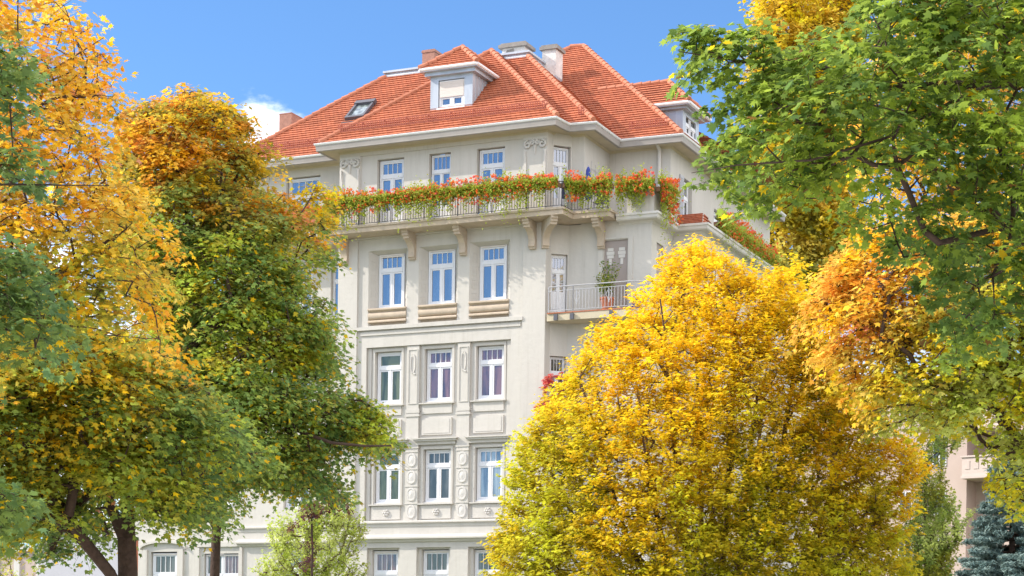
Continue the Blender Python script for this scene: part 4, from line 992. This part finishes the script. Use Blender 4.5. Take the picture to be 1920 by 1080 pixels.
# ---- 3 green maple with the thick dark trunk
def c_green(p, c, i, r, cen):
    n = noise3(c, .9, 21)*.45+noise3(p, 3, 22)*.15+.45; X_, Y_ = pic(c); o = pal(n, 'dgreen', 'bgreen', 'green', 'dgreen', 'green', 'lime', 'olive')*1.2
    g = zone(X_, Y_, 60, 780, 190, 150)+zone(X_, Y_, 200, 690, 200, 110)*1.1; k = np.clip(g*.8+r.normal(size=len(p))*.25-.1, 0, 1); o = lerp(o, pal(noise3(p, 2.5, 28)*.5+.5, 'green', 'lime', 'olive', 'gold', 'lime', 'green'), k)
    k = r.random(len(p)) < .035+.08*np.clip(g, 0, 1); o[k] = C['gold']; k = zone(X_, Y_, 165, 935, 24, 20) > .5; o[k] = pal(r.random(k.sum()), 'pink', 'orange', 'gold'); return o
g0 = gnd(242, 33); Yt = 33
tree('maple_tree', 'green maple with a thick forked dark trunk at the lower left', 'tree',
     [(-120, 640), (20, 600), (130, 560), (240, 610), (320, 650), (365, 720), (430, 720), (455, 765), (520, 830), (480, 880), (430, 905), (470, 950), (430, 985), (350, 1005), (275, 1000), (240, 965), (215, 950), (225, 1000), (185, 1010), (150, 1030), (120, 1058), (70, 1062), (20, 1030), (-120, 1010)],
     33, 3.4, g0, 1250, 62, .55, .118, MAPLE_LO, c_green, limbs=[dict(pts=[g0, pz(238, 1085, 33), pz(236, 1010, 33)], r=(.20, .165)), dict(pts=[pz(236, 1010, 33), pz(205, 950, 33), pz(205, 870, 33), pz(250, 760, 33)], r=(.08, .04)), dict(pts=[pz(236, 1010, 33), pz(245, 940, 33.2), pz(285, 870, 33), pz(330, 750, 33)], r=(.09, .04)), dict(pts=[pz(222, 1120, 33), pz(205, 1072, 32.6), pz(165, 1020, 32.3), pz(140, 985, 32), pz(90, 900, 32)], r=(.10, .04))],
     twig=.6, trunk_r=.10, seed=13, holes=.25, gap=(1.5, .1), front=.45, flat=.22)
# ---- 4 tall maple, orange at the top
def c_tall(p, c, i, r, cen):
    X_, Y_ = pic(c); n = noise3(c, .8, 31)*.5+noise3(p, 2.5, 32)*.18; t = (450-Y_)/300+n*1.15+np.random.default_rng(3).normal(size=len(cen))[i]*.28; gr = pal(noise3(c, 1.2, 33)*.45+noise3(p, 2, 37)*.2+.46, 'dgreen', 'bgreen', 'green', 'dgreen', 'green', 'lime', 'olive')*1.45
    orr = pal(noise3(p, 1.6, 34)*.5+.5, 'dorange', 'gold', 'orange', 'olive', 'gold', 'olive'); o = lerp(gr, orr, np.clip(t, 0, 1))
    e = edgedist(X_, Y_, TALL); k = np.clip((22-e)/22, 0, 1)*.45+r.normal(size=len(p))*.2; o = lerp(o, orr, k)
    k = r.random(len(p)) < .05; o[k] = C['gold']; k = zone(X_, Y_, 575, 345, 34, 34) > .25; o[k] = pal(r.random(k.sum()), 'gold', 'yellow', 'olive')
    k = zone(X_, Y_, 556, 425, 15, 26) > .5; o[k] = pal(r.random(k.sum()), 'lime', 'pink', 'orange'); return o
TALL = [(235, 340), (250, 250), (285, 208), (335, 200), (372, 196), (392, 184), (412, 186), (425, 215), (450, 218), (470, 222), (492, 258), (500, 290), (530, 298), (535, 330), (525, 355), (535, 380), (548, 375), (548, 342), (562, 322), (600, 310), (622, 335), (615, 362), (650, 380), (662, 405), (635, 430), (640, 470), (618, 510), (628, 560), (665, 600), (690, 640), (650, 655), (640, 700), (690, 735), (740, 790), (778, 845), (735, 850), (690, 872), (650, 860), (640, 900), (680, 930), (665, 962), (620, 950), (560, 935), (500, 985), (430, 1012), (370, 1000), (330, 970), (260, 900), (300, 700), (230, 560), (215, 420)]
g0 = gnd(404, 46)
tree('maple_tree', 'tall maple, green below and orange on top, left of the house front', 'tree', TALL, 46, 4.2, g0, 1900, 66, .62, .132, MAPLE_LO, c_tall,
     limbs=[dict(pts=[g0, pz(404, 1090, 46), pz(405, 990, 46), pz(372, 880, 46), pz(360, 780, 46), pz(370, 560, 46), pz(385, 300, 46)], r=(.15, .04)), dict(pts=[pz(372, 880, 46), pz(420, 820, 45), pz(455, 790, 44), pz(520, 790, 43.5), pz(620, 830, 43), pz(735, 838, 43)], r=(.13, .02)), dict(pts=[pz(420, 820, 45), pz(440, 800, 44), pz(462, 745, 43.5), pz(480, 700, 43), pz(560, 560, 43.5)], r=(.1, .03)), dict(pts=[pz(360, 780, 46), pz(348, 745, 44), pz(420, 715, 43), pz(450, 700, 42.6)], r=(.09, .03))],
     trunk_r=.12, twig=.65, seed=14, holes=.25, gap=(1.3, .1), front=.5, flat=.22)
# ---- 5 yellow hornbeam
def c_horn(p, c, i, r, cen):
    X_, Y_ = pic(c); n = noise3(c, .9, 41)*.55+noise3(p, 3, 42)*.2; t = (Y_-700)/400+n*1.0-(X_-1300)/2600; y = pal(noise3(p, 2, 43)*.5+.45, 'yellow', 'gold', 'yellow', 'gold', 'yellow', 'gold')
    g = pal(noise3(p, 3, 44)*.4+.5, 'lime', 'lime', 'olive', 'lime'); g = g*np.array([1.35, 1.25, .7]); k = np.clip(t+r.normal(size=len(p))*.2, 0, .85); o = lerp(y, g, k); return o
HB = [(915, 1110), (930, 1010), (955, 955), (945, 905), (972, 855), (972, 815), (1008, 792), (1022, 768), (1052, 748), (1076, 700), (1092, 665), (1125, 632), (1168, 606), (1198, 568), (1225, 535), (1258, 498), (1300, 474), (1342, 495), (1370, 520), (1420, 528), (1460, 515), (1485, 535), (1495, 580), (1538, 655), (1572, 725), (1630, 805), (1690, 858), (1728, 892), (1712, 940), (1690, 1000), (1705, 1110), (1690, 1250), (1500, 1330), (1150, 1330), (940, 1250)]
g0 = gnd(1335, 40); lim = [dict(pts=[g0, pz(1335, 1330, 40), pz(1335, 1240, 40)], r=(.28, .22))]
for k, (ax_, ay_, dy_) in enumerate([(1000, 820, -1.5), (1090, 720, -2.2), (1180, 640, 1), (1240, 560, -2.6), (1300, 520, 0), (1380, 560, -2.8), (1450, 580, 1), (1500, 640, -2), (1600, 820, -1), (1660, 900, 0), (1010, 960, -2), (1580, 960, -3), (1420, 740, -3.2), (1200, 800, -3.3)]):
    a = np.array(pz(1335+(ax_-1335)*.12, 1230, 40+dy_*.1)); m1 = np.array(pz(1335+(ax_-1335)*.62, 1240+(ay_-1240)*.40, 40+dy_*.6)); b = np.array(pz(ax_, ay_, 40+dy_)); lim.append(dict(pts=[a, m1, b], r=(.085, .018)))
tree('hornbeam_tree', 'big round yellow hornbeam in front of the house corner', 'tree', HB, 40, 4.0, g0, 4200, 62, .37, .108, OVAL, c_horn, style='spray', limbs=lim, trunk_r=.2, bark='bark_red', seed=15, holes=.12, gap=(2.2, .2), front=.62, twig=.55)
# ---- 6 orange maple to the right
def c_right(p, c, i, r, cen):
    X_, Y_ = pic(c); n = noise3(c, 1.2, 51)*.5+noise3(p, 3, 52)*.22; t = (X_-1560)/330+(Y_-560)/420+n*.7; o1 = pal(noise3(p, 2, 53)*.5+.5, 'gold', 'cream', 'orange', 'cream', 'gold'); o2 = pal(noise3(p, 2.4, 54)*.5+.5, 'lime', 'yellow', 'lime', 'pale', 'lime')*1.15
    o = lerp(o1, o2, np.clip(t+r.normal(size=len(p))*.2, 0, 1)); k = zone(X_, Y_, 1600, 610, 34, 18) > .5; o[k] = pal(r.random(k.sum()), 'orange', 'pink', 'red'); return o
g0 = gnd(2080, 35)
tree('maple_tree', 'sunlit orange and lime maple standing right of the yellow hornbeam', 'tree',
     [(1480, 640), (1478, 590), (1508, 545), (1545, 490), (1590, 440), (1640, 415), (1700, 405), (1790, 390), (2020, 380), (2020, 900), (1980, 1010), (1905, 985), (1866, 930), (1846, 860), (1815, 830), (1770, 860), (1720, 870), (1685, 845), (1650, 850), (1600, 810), (1575, 745), (1530, 700)],
     35, 2.6, g0, 1150, 44, .40, .125, MAPLE_LO, c_right, limbs=[dict(pts=[g0, pz(2070, 800, 35), pz(2040, 500, 35)], r=(.25, .1)), dict(pts=[pz(2070, 800, 35), pz(1900, 700, 34.5), pz(1720, 640, 34), pz(1560, 590, 34)], r=(.12, .015)), dict(pts=[pz(2070, 900, 35), pz(1960, 860, 35), pz(1900, 840, 35)], r=(.08, .02)), dict(pts=[pz(2040, 500, 35), pz(1850, 480, 35), pz(1660, 450, 35)], r=(.1, .015))],
     trunk_r=.25, seed=16, holes=.1, gap=(1.6, .2), front=.5, flat=.45)
# ---- 7 airy yellow maple behind, upper right
def c_airy(p, c, i, r, cen): return pal(noise3(p, 1.5, 61)*.5+.5, 'yellow', 'cream', 'gold', 'cream', 'orange', 'lime')
g0 = gnd(1990, 52)
tree('maple_tree', 'airy golden maple seen through the near green boughs at upper right', 'tree',
     [(1590, 160), (1620, 40), (1700, -60), (2020, -60), (2020, 520), (1900, 520), (1780, 470), (1690, 430), (1610, 420), (1570, 330)],
     52, 3.5, g0, 520, 34, .62, .17, MAPLE_LO, c_airy, limbs=[dict(pts=[g0, pz(1985, 700, 52), pz(1960, 200, 52)], r=(.3, .12)), dict(pts=[pz(1985, 600, 52), pz(1850, 420, 52), pz(1700, 260, 52)], r=(.15, .03)), dict(pts=[pz(1965, 350, 52), pz(1850, 220, 52), pz(1740, 120, 52)], r=(.12, .02))], trunk_r=.2, seed=17, holes=.55, gap=(.9, 0), front=.35)
# ---- 8 near green maple bough across the upper right
def c_bough(p, c, i, r, cen):
    X_, Y_ = pic(c); n = noise3(c, 1.3, 71)*.5+.45+r.normal(size=len(p))*.16; o = pal(n, 'dgreen', 'green', 'green', 'dgreen', 'lime', 'green', 'lime')*.86; k = r.random(len(p)) < .025; o[k] = C['gold']; k = r.random(len(p)) < .012; o[k] = C['brown']; return o*np.array([1., 1.08, 1.])
BG = [(1238, 82), (1275, 66), (1330, 92), (1375, 50), (1440, 62), (1500, 30), (1570, 22), (1625, -60), (2020, -60), (2020, 560), (1940, 640), (1880, 690), (1810, 690), (1760, 640), (1735, 560), (1700, 500), (1640, 470), (1575, 440), (1520, 395), (1460, 402), (1410, 415), (1370, 372), (1310, 360), (1262, 330), (1275, 298), (1315, 268), (1340, 220), (1300, 170), (1252, 130)]
g0 = gnd(2350, 18)
tree('maple_tree', 'near green maple bough with large leaves across the upper right', 'tree', BG, 18, 1.5, g0, 600, 32, .24, .108, MAPLE, c_bough,
     limbs=[dict(pts=[g0, pz(2330, 900, 18), pz(2290, 200, 18)], r=(.3, .16)), dict(pts=[pz(2290, 200, 18), pz(2000, 140, 18), pz(1870, 158, 17.8), pz(1700, 165, 17.6), pz(1610, 155, 17.5), pz(1520, 112, 17.4), pz(1400, 118, 17.4), pz(1270, 95, 17.3)], r=(.07, .004)), dict(pts=[pz(1870, 158, 17.8), pz(1780, 190, 17.4), pz(1660, 260, 17.2), pz(1520, 300, 17), pz(1380, 310, 17), pz(1290, 325, 17)], r=(.022, .003)), dict(pts=[pz(1700, 165, 17.6), pz(1640, 90, 17.6), pz(1700, 0, 17.6)], r=(.012, .004)), dict(pts=[pz(2330, 900, 18), pz(2100, 500, 18), pz(1900, 420, 17.6), pz(1760, 450, 17.4)], r=(.03, .006)), dict(pts=[pz(2290, 200, 18), pz(2050, 330, 18), pz(1880, 560, 17.5)], r=(.03, .006))],
     trunk_r=.03, seed=18, holes=.35, gap=(2.2, .0), front=.35, flat=.30, twig=.5, droop=.05)
# ---- 9 poplars behind the house
def c_pop(p, c, i, r, cen): 
    X_, Y_ = pic(c); o = pal(noise3(p, .8, 81)*.5+.5, 'yellow', 'cream', 'yellow', 'olive', 'yellow'); return lerp(o, pal(noise3(p, 1, 82)*.5+.5, 'lime', 'pale', 'olive'), np.clip((Y_-390)/130, 0, 1)*.8+r.normal(size=len(p))*.15)
for k, (pl, lab) in enumerate([([(1378, 330), (1385, 120), (1400, 20), (1420, -60), (1500, -60), (1530, 100), (1550, 330), (1545, 600), (1430, 600), (1385, 450)], 'yellow poplar rising behind the right end of the roof'),
                          ([(1475, 330), (1500, 60), (1520, -60), (1610, -60), (1625, 100), (1630, 350), (1640, 600), (1480, 600)], 'second yellow poplar, farther right behind the green bough')]):
    cx = (1445, 1565)[k]; g0 = gnd(cx, 96)
    tree('poplar_tree', lab, 'tree', pl, 96, 2.4, g0, 750, 60, .95, .20, ROUND, c_pop, style='upright', limbs=[dict(pts=[g0, pz(cx, 900, 96), pz(cx, 300, 96), pz(cx, -40, 96)], r=(.4, .08))], trunk_r=.12, twig=.5, seed=19+k, holes=.1, gap=(.8, .1), front=.4)
# ---- 10 grey green tree in the gap on the right
def c_gg(p, c, i, r, cen): return pal(noise3(p, 1.4, 91)*.5+.5, 'dgreen', 'olive', 'green', 'pale')*1.3
g0 = gnd(1745, 74)
tree('ash_tree', 'grey green tree between the hornbeam and the far beige building', 'tree', [(1660, 1110), (1690, 1000), (1700, 930), (1715, 860), (1730, 790), (1790, 770), (1835, 800), (1815, 850), (1775, 880), (1770, 930), (1800, 960), (1815, 1000), (1790, 1040), (1770, 1110), (1770, 1300), (1680, 1300)],
     74, 2.2, g0, 620, 50, .55, .15, OVAL, c_gg, style='upright', limbs=[dict(pts=[g0, pz(1740, 1200, 74), pz(1735, 900, 74)], r=(.2, .06))], trunk_r=.18, seed=22, holes=.1, twig=.6, front=.4)
# ---- 11 fresh green shrub tree and purple plum before the bay
def c_fresh(p, c, i, r, cen):
    X_, Y_ = pic(c); o = pal(noise3(p, 2, 95)*.5+.5, 'lime', 'pale', 'lime', 'pale')*1.2; return lerp(o, pal(r.random(len(p)), 'green', 'olive', 'dgreen'), (X_-630)/60)
g0 = gnd(575, 60)
tree('birch_tree', 'light green young birch in front of the ground floor', 'tree', [(486, 1120), (484, 1040), (492, 1000), (530, 970), (600, 940), (660, 930), (684, 960), (690, 1040), (686, 1120), (690, 1330), (486, 1330)],
     60, 1.8, g0, 800, 46, .42, .105, OVAL, c_fresh, style='upright', limbs=[dict(pts=[g0, pz(575, 1200, 60), pz(575, 980, 60)], r=(.1, .03))], trunk_r=.1, bark='bark_red', seed=23, holes=.1, gap=(1.6, .05), front=.4)
def c_plum(p, c, i, r, cen): return pal(r.random(len(p)), 'plum', 'brown', 'plum', 'plum')
g0 = gnd(585, 56)
tree('plum_tree', 'small purple leaved plum hanging among the green leaves', 'tree', [(525, 1000), (520, 975), (560, 960), (605, 905), (600, 880), (640, 900), (662, 955), (650, 985), (600, 975), (590, 1040), (572, 1100), (565, 1040), (575, 990)],
     56, .8, g0, 60, 36, .26, .10, OVAL, c_plum, limbs=[dict(pts=[g0, pz(585, 1200, 56), pz(585, 1000, 56)], r=(.06, .02))], trunk_r=.06, seed=24, front=.4)
def c_pale(p, c, i, r, cen): return pal(r.random(len(p)), 'lime', 'pale', 'lime', 'yellow')
g0 = gnd(10, 64)
tree('willow_shrub', 'pale yellow green shrub in the lower left corner', 'shrub', [(-60, 1110), (-60, 1040), (-10, 1025), (30, 1035), (62, 1075), (70, 1120), (80, 1320), (-60, 1320)], 64, 1.6, g0, 170, 44, .5, .11, OVAL, c_pale, style='upright', limbs=[dict(pts=[g0, pz(10, 1250, 64), pz(10, 1090, 64)], r=(.08, .03))], trunk_r=.06, seed=25, holes=.2)
# ---- 12 blue spruce
def spruce(base, H, Rb, label):
    r = np.random.default_rng(5); root = empty('spruce_tree', base); tag(root, label, 'tree'); b = np.array(base); A = []; B = []; pos = []; tip = []; 
    for k in range(46):
        f = k/46; z = H*(.08+.90*f); L = Rb*(1-f)**.85+.12; nb = 7+int(6*(1-f))
        for j in range(nb):
            t = r.uniform(0, 6.28); d = np.array([math.cos(t), math.sin(t), .0]); a = b+np.array([0, 0, z]); Lj = L*r.uniform(.75, 1.12); e = a+d*Lj+np.array([0, 0, Lj*(.12-.34*(1-f))]); A.append(a); B.append(e)
            s = np.cross(d, [0, 0, 1]); nn = int(26+60*Lj)
            for q in range(int(6*Lj)+3):
                g = .25+.75*(q+.5)/(int(6*Lj)+3)
                for sd in (-1, 1, 0):
                    o = a+(e-a)*g; dd = norm((s*sd*.8+d*.8+np.array([0, 0, -.12])+r.normal(size=3)*.12)[None])[0]; ll = (.42*(1.15-g)+.12)*(.6+Lj*.25)
                    m_ = 20; u = r.random(m_)[:, None]; pos.append(o+dd*ll*u+r.normal(size=(m_, 3))*.035); tip.append(dd+r.normal(size=(m_, 3))*.55+np.array([0, 0, .25]))
    A, B = np.array(A), np.array(B); tubes_mesh('branches', A, B, np.full(len(A), .03), np.full(len(A), .01), M['bark'], root, 4)
    m = MB(); m.tube(Vector((0, 0, 0)), Vector((0, 0, H)), .22, .02, 8); m.build('trunk', M['bark'], root)
    pos = np.concatenate(pos); tip = np.concatenate(tip); n = len(pos); col = pal(r.random(n), 'blue', 'silver', 'blue', 'silver')
    T = (np.array([(-.5, -.14, 0), (-.5, .14, 0), (.5, 0, 0)]), np.array([(0, 1, 2)])); leaf_mesh('crown', T, pos, r.normal(size=(n, 3))+np.array([0, 0, 1.]), tip, np.full(n, .16), col, M['needle'], root)
spruce(gnd(1895, 62), 9.7, 2.6, 'blue spruce with drooping tiers in the lower right corner')

# ================================================================ FLOWERS ON THE BALCONIES
def flower_box(S0, S1, z, label, group, hang=.55, rise=.42, outn=(0, 1), seed=0, dens=1., redness=.5, name='flower_box'):
    """S0,S1 (u,n) on the house; geraniums standing and trailing from a box on the railing"""
    r = np.random.default_rng(seed); a = toW(*S0, z+.0); b = toW(*S1, z+.0); L = np.linalg.norm(b-a); d = (b-a)/L; o = norm((toW(outn[0], outn[1], 0)-toW(0, 0, 0))[None])[0]
    root = empty(name, tuple((a+b)/2), 0); tag(root, label, 'flower box', group)
    loc = lambda p: tuple(np.array(p)-(a+b)/2)
    m = MB(); c = [a-o*.09, b-o*.09, b+o*.09, a+o*.09]
    m.hexa([loc(q) for q in c]+[loc(q+np.array([0, 0, .17])) for q in c]); m.build('planter', M['wood'], root)
    n = int(L*2900*dens); t = r.random(n)*L; v = r.normal(size=n); h = np.where(r.random(n) < .5, np.abs(r.normal(size=n))*rise*.45, -np.abs(r.normal(size=n))*hang*.55)
    lump = 1+.4*np.sin(t*3.1+seed*1.7)+.4*np.sin(t*8.3+seed*2)+.3*np.sin(t*17+seed); h = h*np.clip(lump, .4, 1.6); out_ = np.abs(r.normal(size=n))*.16+.02-.10*(h > .12)
    pos = a+d*t[:, None]+o*(out_[:, None]+.05)+np.array([0, 0, 1.])*(h+.16)[:, None]; nr = o*.6+np.array([0, 0, .6])+r.normal(size=(n, 3))*.5
    col = pal(r.random(n), 'green', 'lime', 'lime', 'olive', 'lime'); leaf_mesh('foliage', ROUND, pos, nr, r.normal(size=(n, 3)), .065*r.uniform(.6, 1.3, n), col*1.1, M['leaf'], root)
    nf = int(L*110*dens*(.6+redness)); t = r.random(nf)*L; h = np.where(r.random(nf) < .5, r.random(nf)*rise, -r.random(nf)*hang*.9); out_ = .12+np.abs(r.normal(size=nf))*.14
    cpos = a+d*t[:, None]+o*out_[:, None]+np.array([0, 0, 1.])*(h*np.clip(1+.35*np.sin(t*3.1+seed), .5, 1.4)+.2)[:, None]
    k = 9; idx = np.repeat(np.arange(nf), k); q = norm(r.normal(size=(len(idx), 3))); pos = cpos[idx]+q*.038; 
    c1 = np.array([.90, .17, .04]); c2 = np.array([.92, .27, .06]); c3 = np.array([.85, .14, .16]); w_ = r.random((nf, 1)); cc = np.where(w_ < .6, c1, np.where(w_ < .85, c2, c3))[idx]
    leaf_mesh('blossoms', ROUND, pos, q+r.normal(size=q.shape)*.3, r.normal(size=q.shape), .05*r.uniform(.7, 1.3, len(idx)), cc*r.uniform(.8, 1.1, (len(idx), 1)), M['petal'], root)
    ns = int(L*70); t = r.random(ns)*L; s0 = a+d*t[:, None]+np.array([0, 0, .15]); s1 = s0+o*r.uniform(.05, .22, (ns, 1))+np.array([0, 0, 1.])*r.uniform(-hang*.8, rise, (ns, 1)); tubes_mesh('stems', s0, s1, np.full(ns, .005), np.full(ns, .003), M['leafstem'], root, 3)
    return root
M['leafstem'] = mat('green_stem', (.10, .16, .04), .7)
G1 = 'geranium boxes hung along the long balcony railing'
xs = np.linspace(-8.75, .98, 11)
ORD = ['leftmost', 'second', 'third', 'fourth', 'fifth', 'sixth', 'seventh', 'eighth', 'ninth', 'tenth']
for k in range(10): flower_box((xs[k]+.02, .98), (xs[k+1]-.02, .98), 19.0, (ORD[k]+' red geranium box'+(' from the left' if k else '')+' on the long top balcony railing'), G1, seed=k, rise=.32, hang=.54, redness=.5)
flower_box((1.0, .80), (1.22, .16), 19.0, 'red geranium box where the top railing steps back', None, outn=(1, 0), seed=20, rise=.36, hang=.6)
flower_box((1.2, .10), (2.72, .06), 18.98, 'red geranium box on the short stepped back top railing', None, seed=21, rise=.34, hang=.55)
flower_box((2.62, -.62), (4.1, -.62), 19.05, 'red geranium box on top of the terrace parapet', None, seed=22, rise=.38, hang=.5, redness=.5)
flower_box((4.15, -.75), (4.15, -2.2), 18.95, 'bright red geranium box trailing down the parapet corner', None, outn=(1, 0), seed=23, rise=.4, hang=1.0, redness=1.5, dens=1.2)
G2 = 'geranium boxes along the side terrace edge'
for k in range(6): flower_box((5.12, -4.6-1.25*k), (5.12, -4.6-1.25*k-1.2), 18.42, (['nearest', 'second', 'third', 'fourth', 'fifth', 'farthest'][k]+' dark green geranium box with red blooms along the side terrace'), G2, outn=(1, 0), seed=30+k, rise=.4, hang=.38, redness=.7, dens=1.2)
for k in range(3): flower_box((-12.5+1.2*k, -.42), (-11.35+1.2*k, -.42), 18.95, (['left', 'middle', 'right'][k]+' of three geranium boxes on the balcony behind the tall maple'), 'geranium boxes on the left balcony', seed=40+k, redness=.9)

# potted plant, pots, parasol, chair
def local_empty(name, u, n, z, lab, cat):
    p = toW(u, n, z); e = empty(name, tuple(p), -TH); tag(e, lab, cat); return e
e = local_empty('potted_plant', 2.42, -.25, 14.56, 'bushy green plant in a terracotta pot on the corner balcony', 'potted plant')
m = MB(); m.lathe((0, 0, 0), [(.17, 0), (.25, .44), (.27, .45), (.27, .52), (.23, .52), (.22, .47)], 18); m.build('pot', M['terracotta'], e, True)
r = np.random.default_rng(4); A = []; B = []
for k in range(16):
    t = r.uniform(0, 6.28); A.append([0, 0, .45]); B.append([.42*math.cos(t)*r.random(), .3*math.sin(t)*r.random(), r.uniform(.9, 1.75)])
b0 = np.array(e.location); o = tubes_mesh('stems', np.array(A)+b0, np.array(B)+b0, np.full(16, .014), np.full(16, .005), M['bark'], e, 4); 
Bn = np.array(B); idx = r.integers(0, 16, 700); f = r.random((700, 1))**.5*.75+.32; pos = np.array(A)[idx]*(1-f)+Bn[idx]*f+r.normal(size=(700, 3))*.09
leaf_mesh('foliage', OVAL, pos+b0, r.normal(size=(700, 3))+np.array([0, 0, .8]), r.normal(size=(700, 3)), r.uniform(.06, .13, 700), pal(r.random(700), 'green', 'dgreen', 'olive', 'green'), M['leaf'], e)
e = local_empty('flower_pot', 3.55, -.35, 14.56, 'square violet glazed pot on the corner balcony floor', 'flower pot')
m = MB(); m.hexa([(-.13, -.13, 0), (.13, -.13, 0), (.13, .13, 0), (-.13, .13, 0), (-.18, -.18, .4), (.18, -.18, .4), (.18, .18, .4), (-.18, .18, .4)]); m.box(-.2, .2, -.2, .2, .402, .45); m.build('pot', M['purple'], e)
m = MB(); m.box(-.15, .15, -.15, .15, .452, .462); m.build('soil', M['soil'], e)
e = local_empty('parasol', 1.40, -.75, 18.24, 'folded dark blue parasol on the top balcony corner', 'parasol')
m = MB(); m.tube((0, 0, 0), (0, 0, 1.92), .02, n=8); m.build('pole', M['grey_iron'], e)
m = MB(); m.lathe((0, 0, 0), [(.10, .65), (.14, .9), (.12, 1.35), (.08, 1.75), (.03, 1.86)], 9); m.build('canopy', M['blue_cloth'], e)
m = MB(); m.lathe((0, 0, 0), [(.25, 0), (.25, .05), (.06, .08), (.04, .3)], 14); m.build('base', M['cap'], e)
e = local_empty('balcony_chair', 1.95, -.6, 18.24, 'slate blue slatted chair on the top balcony behind the railing', 'chair')
m = MB()
for k in range(6): m.box(-.22+.0, .22, -.2+.07*k, -.145+.07*k, .43, .45)
m.build('seat', M['iron'], e)
m = MB()
for k in range(5): m.box(-.22, .22, .20+.02*k, .22+.02*k, .55+.08*k, .61+.08*k)
m.build('backrest', M['iron'], e)
for x in (-.2, .2):
    for y0, y1, z1 in ((-.22, -.18, .44), (.16, .30, .95)):
        m = MB(); m.tube((x, y0, 0), (x, y1, z1), .014, n=6); m.build('leg', M['iron'], e)
# crimson creeper on the hidden second floor balcony
def c_crim(p, c, i, r, cen): return pal(r.random(len(p)), 'crimson', 'red', 'crimson', 'pink')
pb = toW(.7, .05, 10.75)
tree('vine_plant', 'crimson climbing vine on the balcony beside the yellow hornbeam', 'climbing plant', [(1000, 765), (1004, 728), (1018, 708), (1038, 694), (1058, 698), (1090, 715), (1090, 770), (1020, 780)], float(pb[1])-.1, .25, tuple(pb), 90, 40, .16, .085, MAPLE_LO, c_crim, limbs=[dict(pts=[tuple(pb), tuple(pb+np.array([.0, 0, .9]))], r=(.02, .01))], trunk_r=.02, seed=26)

# ================================================================ NEIGHBOURS
# grey rendered annex at the far left, gable to the street
an = empty('annex_building', tuple(toW(-21.8, -1.35, 0)), -TH); tag(an, 'low grey rendered annex seen beneath the green maple', 'building')
m = MB(); pts = [(-2.3, 0), (2.36, 0), (2.36, 6.1), (.8, 7.25), (-.2, 7.3), (-2.3, 6.2)]
m.poly([(a, 0, b) for a, b in pts]); m.poly([(a, 9, b) for a, b in pts][::-1])
for (a, b), (c, d) in zip(pts, pts[1:]+pts[:1]): m.quad((a, 0, b), (a, 9, b), (c, 9, d), (c, 0, d))
m.build('wall', M['grey_wall'], an)
m = MB()
for (a, b), (c, d) in zip(pts[2:], pts[3:]): m.hexa([(a, -.12, b), (c, -.12, d), (c, 9, d), (a, 9, b), (a, -.12, b+.14), (c, -.12, d+.14), (c, 9, d+.14), (a, 9, b+.14)])
m.build('coping', M['trim'], an)
an2 = empty('side_building', tuple(toW(-27, -2.2, 0)), -TH); tag(an2, 'beige low building with pilasters at the lower left', 'building')
m = MB(); m.box(-3, 2.8, 0, 8, 0, 6.2); m.build('wall', M['beige_wall'], an2)
for k in range(4): m = MB(); m.box(2.2-k*1.2, 2.5-k*1.2, -.1, -.002, 0, 5.9); m.build('pilaster', M['trim'], an2)
m = MB(); m.box(-3.1, 2.9, -.2, 8.1, 6.202, 6.45); m.build('cornice', M['trim'], an2)
# violet post beside the trunk
p = at(252, 1100, 40); po = empty('sign_post', (p[0], p[1], 0)); tag(po, 'dark violet post with red brown edge beside the thick maple trunk', 'post')
m = MB(); m.box(-.045, .035, -.05, .05, 0, 4.15); m.build('post', M['plum'], po)
m = MB(); m.box(.037, .06, -.05, .05, 0, 4.15); m.build('edge_strip', M['terracotta'], po)
m = MB(); m.box(-.06, .07, -.065, .065, 4.152, 4.2); m.build('cap', M['plum'], po)
# far beige apartment building on the right
p = at(1845, 1100, 112); fb = empty('far_building', (p[0], p[1], 0), R(-38)); tag(fb, 'far beige apartment building with white balconies beside the blue spruce', 'building')
m = MB(); m.box(-24, -1.2, 0, 14, 0, 19); m.box(-1.2, 4.2, 1.4, 14, 0, 19.01); m.box(1.2, 4.2, -.2, 1.4, 0, 15.2); fbw = m.build('wall', M['beige_wall'], fb)
m = MB(); m.box(-24.2, 4.4, -.4, 14.3, 19.02, 19.5); m.build('roof', M['metal'], fb)
for k in range(6):
    z = 2.2+2.9*k
    for x in (-7.6, -5.6, -3.4): 
        m = MB(); m.box(x, x+.9, -.05, -.002, z, z+1.5); m.box(x+.41, x+.49, -.07, -.052, z, z+1.5); f_ = m.build('window', M['white'], fb)
        m = MB(); m.box(x+.08, x+.4, -.062, -.053, z+.08, z+1.42); m.box(x+.5, x+.82, -.062, -.053, z+.08, z+1.42); m.build('pane', M['glass_dark'], f_)
    m = MB(); m.box(-.6, .2, 1.35, 1.398, z, z+1.5); f_ = m.build('window', M['white'], fb); m = MB(); m.box(-.52, .12, 1.33, 1.348, z+.08, z+1.42); m.build('pane', M['glass_dark'], f_)
    if k > 3:
        m = MB(); m.box(-1.1, 1.3, -.9, 1.38, z-.75, z-.55); m.box(-1.15, 1.35, -.95, 1.38, z-.9, z-.752); bq = m.build('balcony', M['beige_trim'], fb)
        m = MB(); m.box(-1.1, 1.3, -.9, -.82, z-.548, z+.35); m.box(-1.18, 1.38, -.98, -.74, z+.352, z+.45)
        for j in range(4): m.box(-.9+j*.55, -.6+j*.55, -.93, -.902, z-.35, z+.15)
        m.build('parapet', M['beige_trim'], bq)
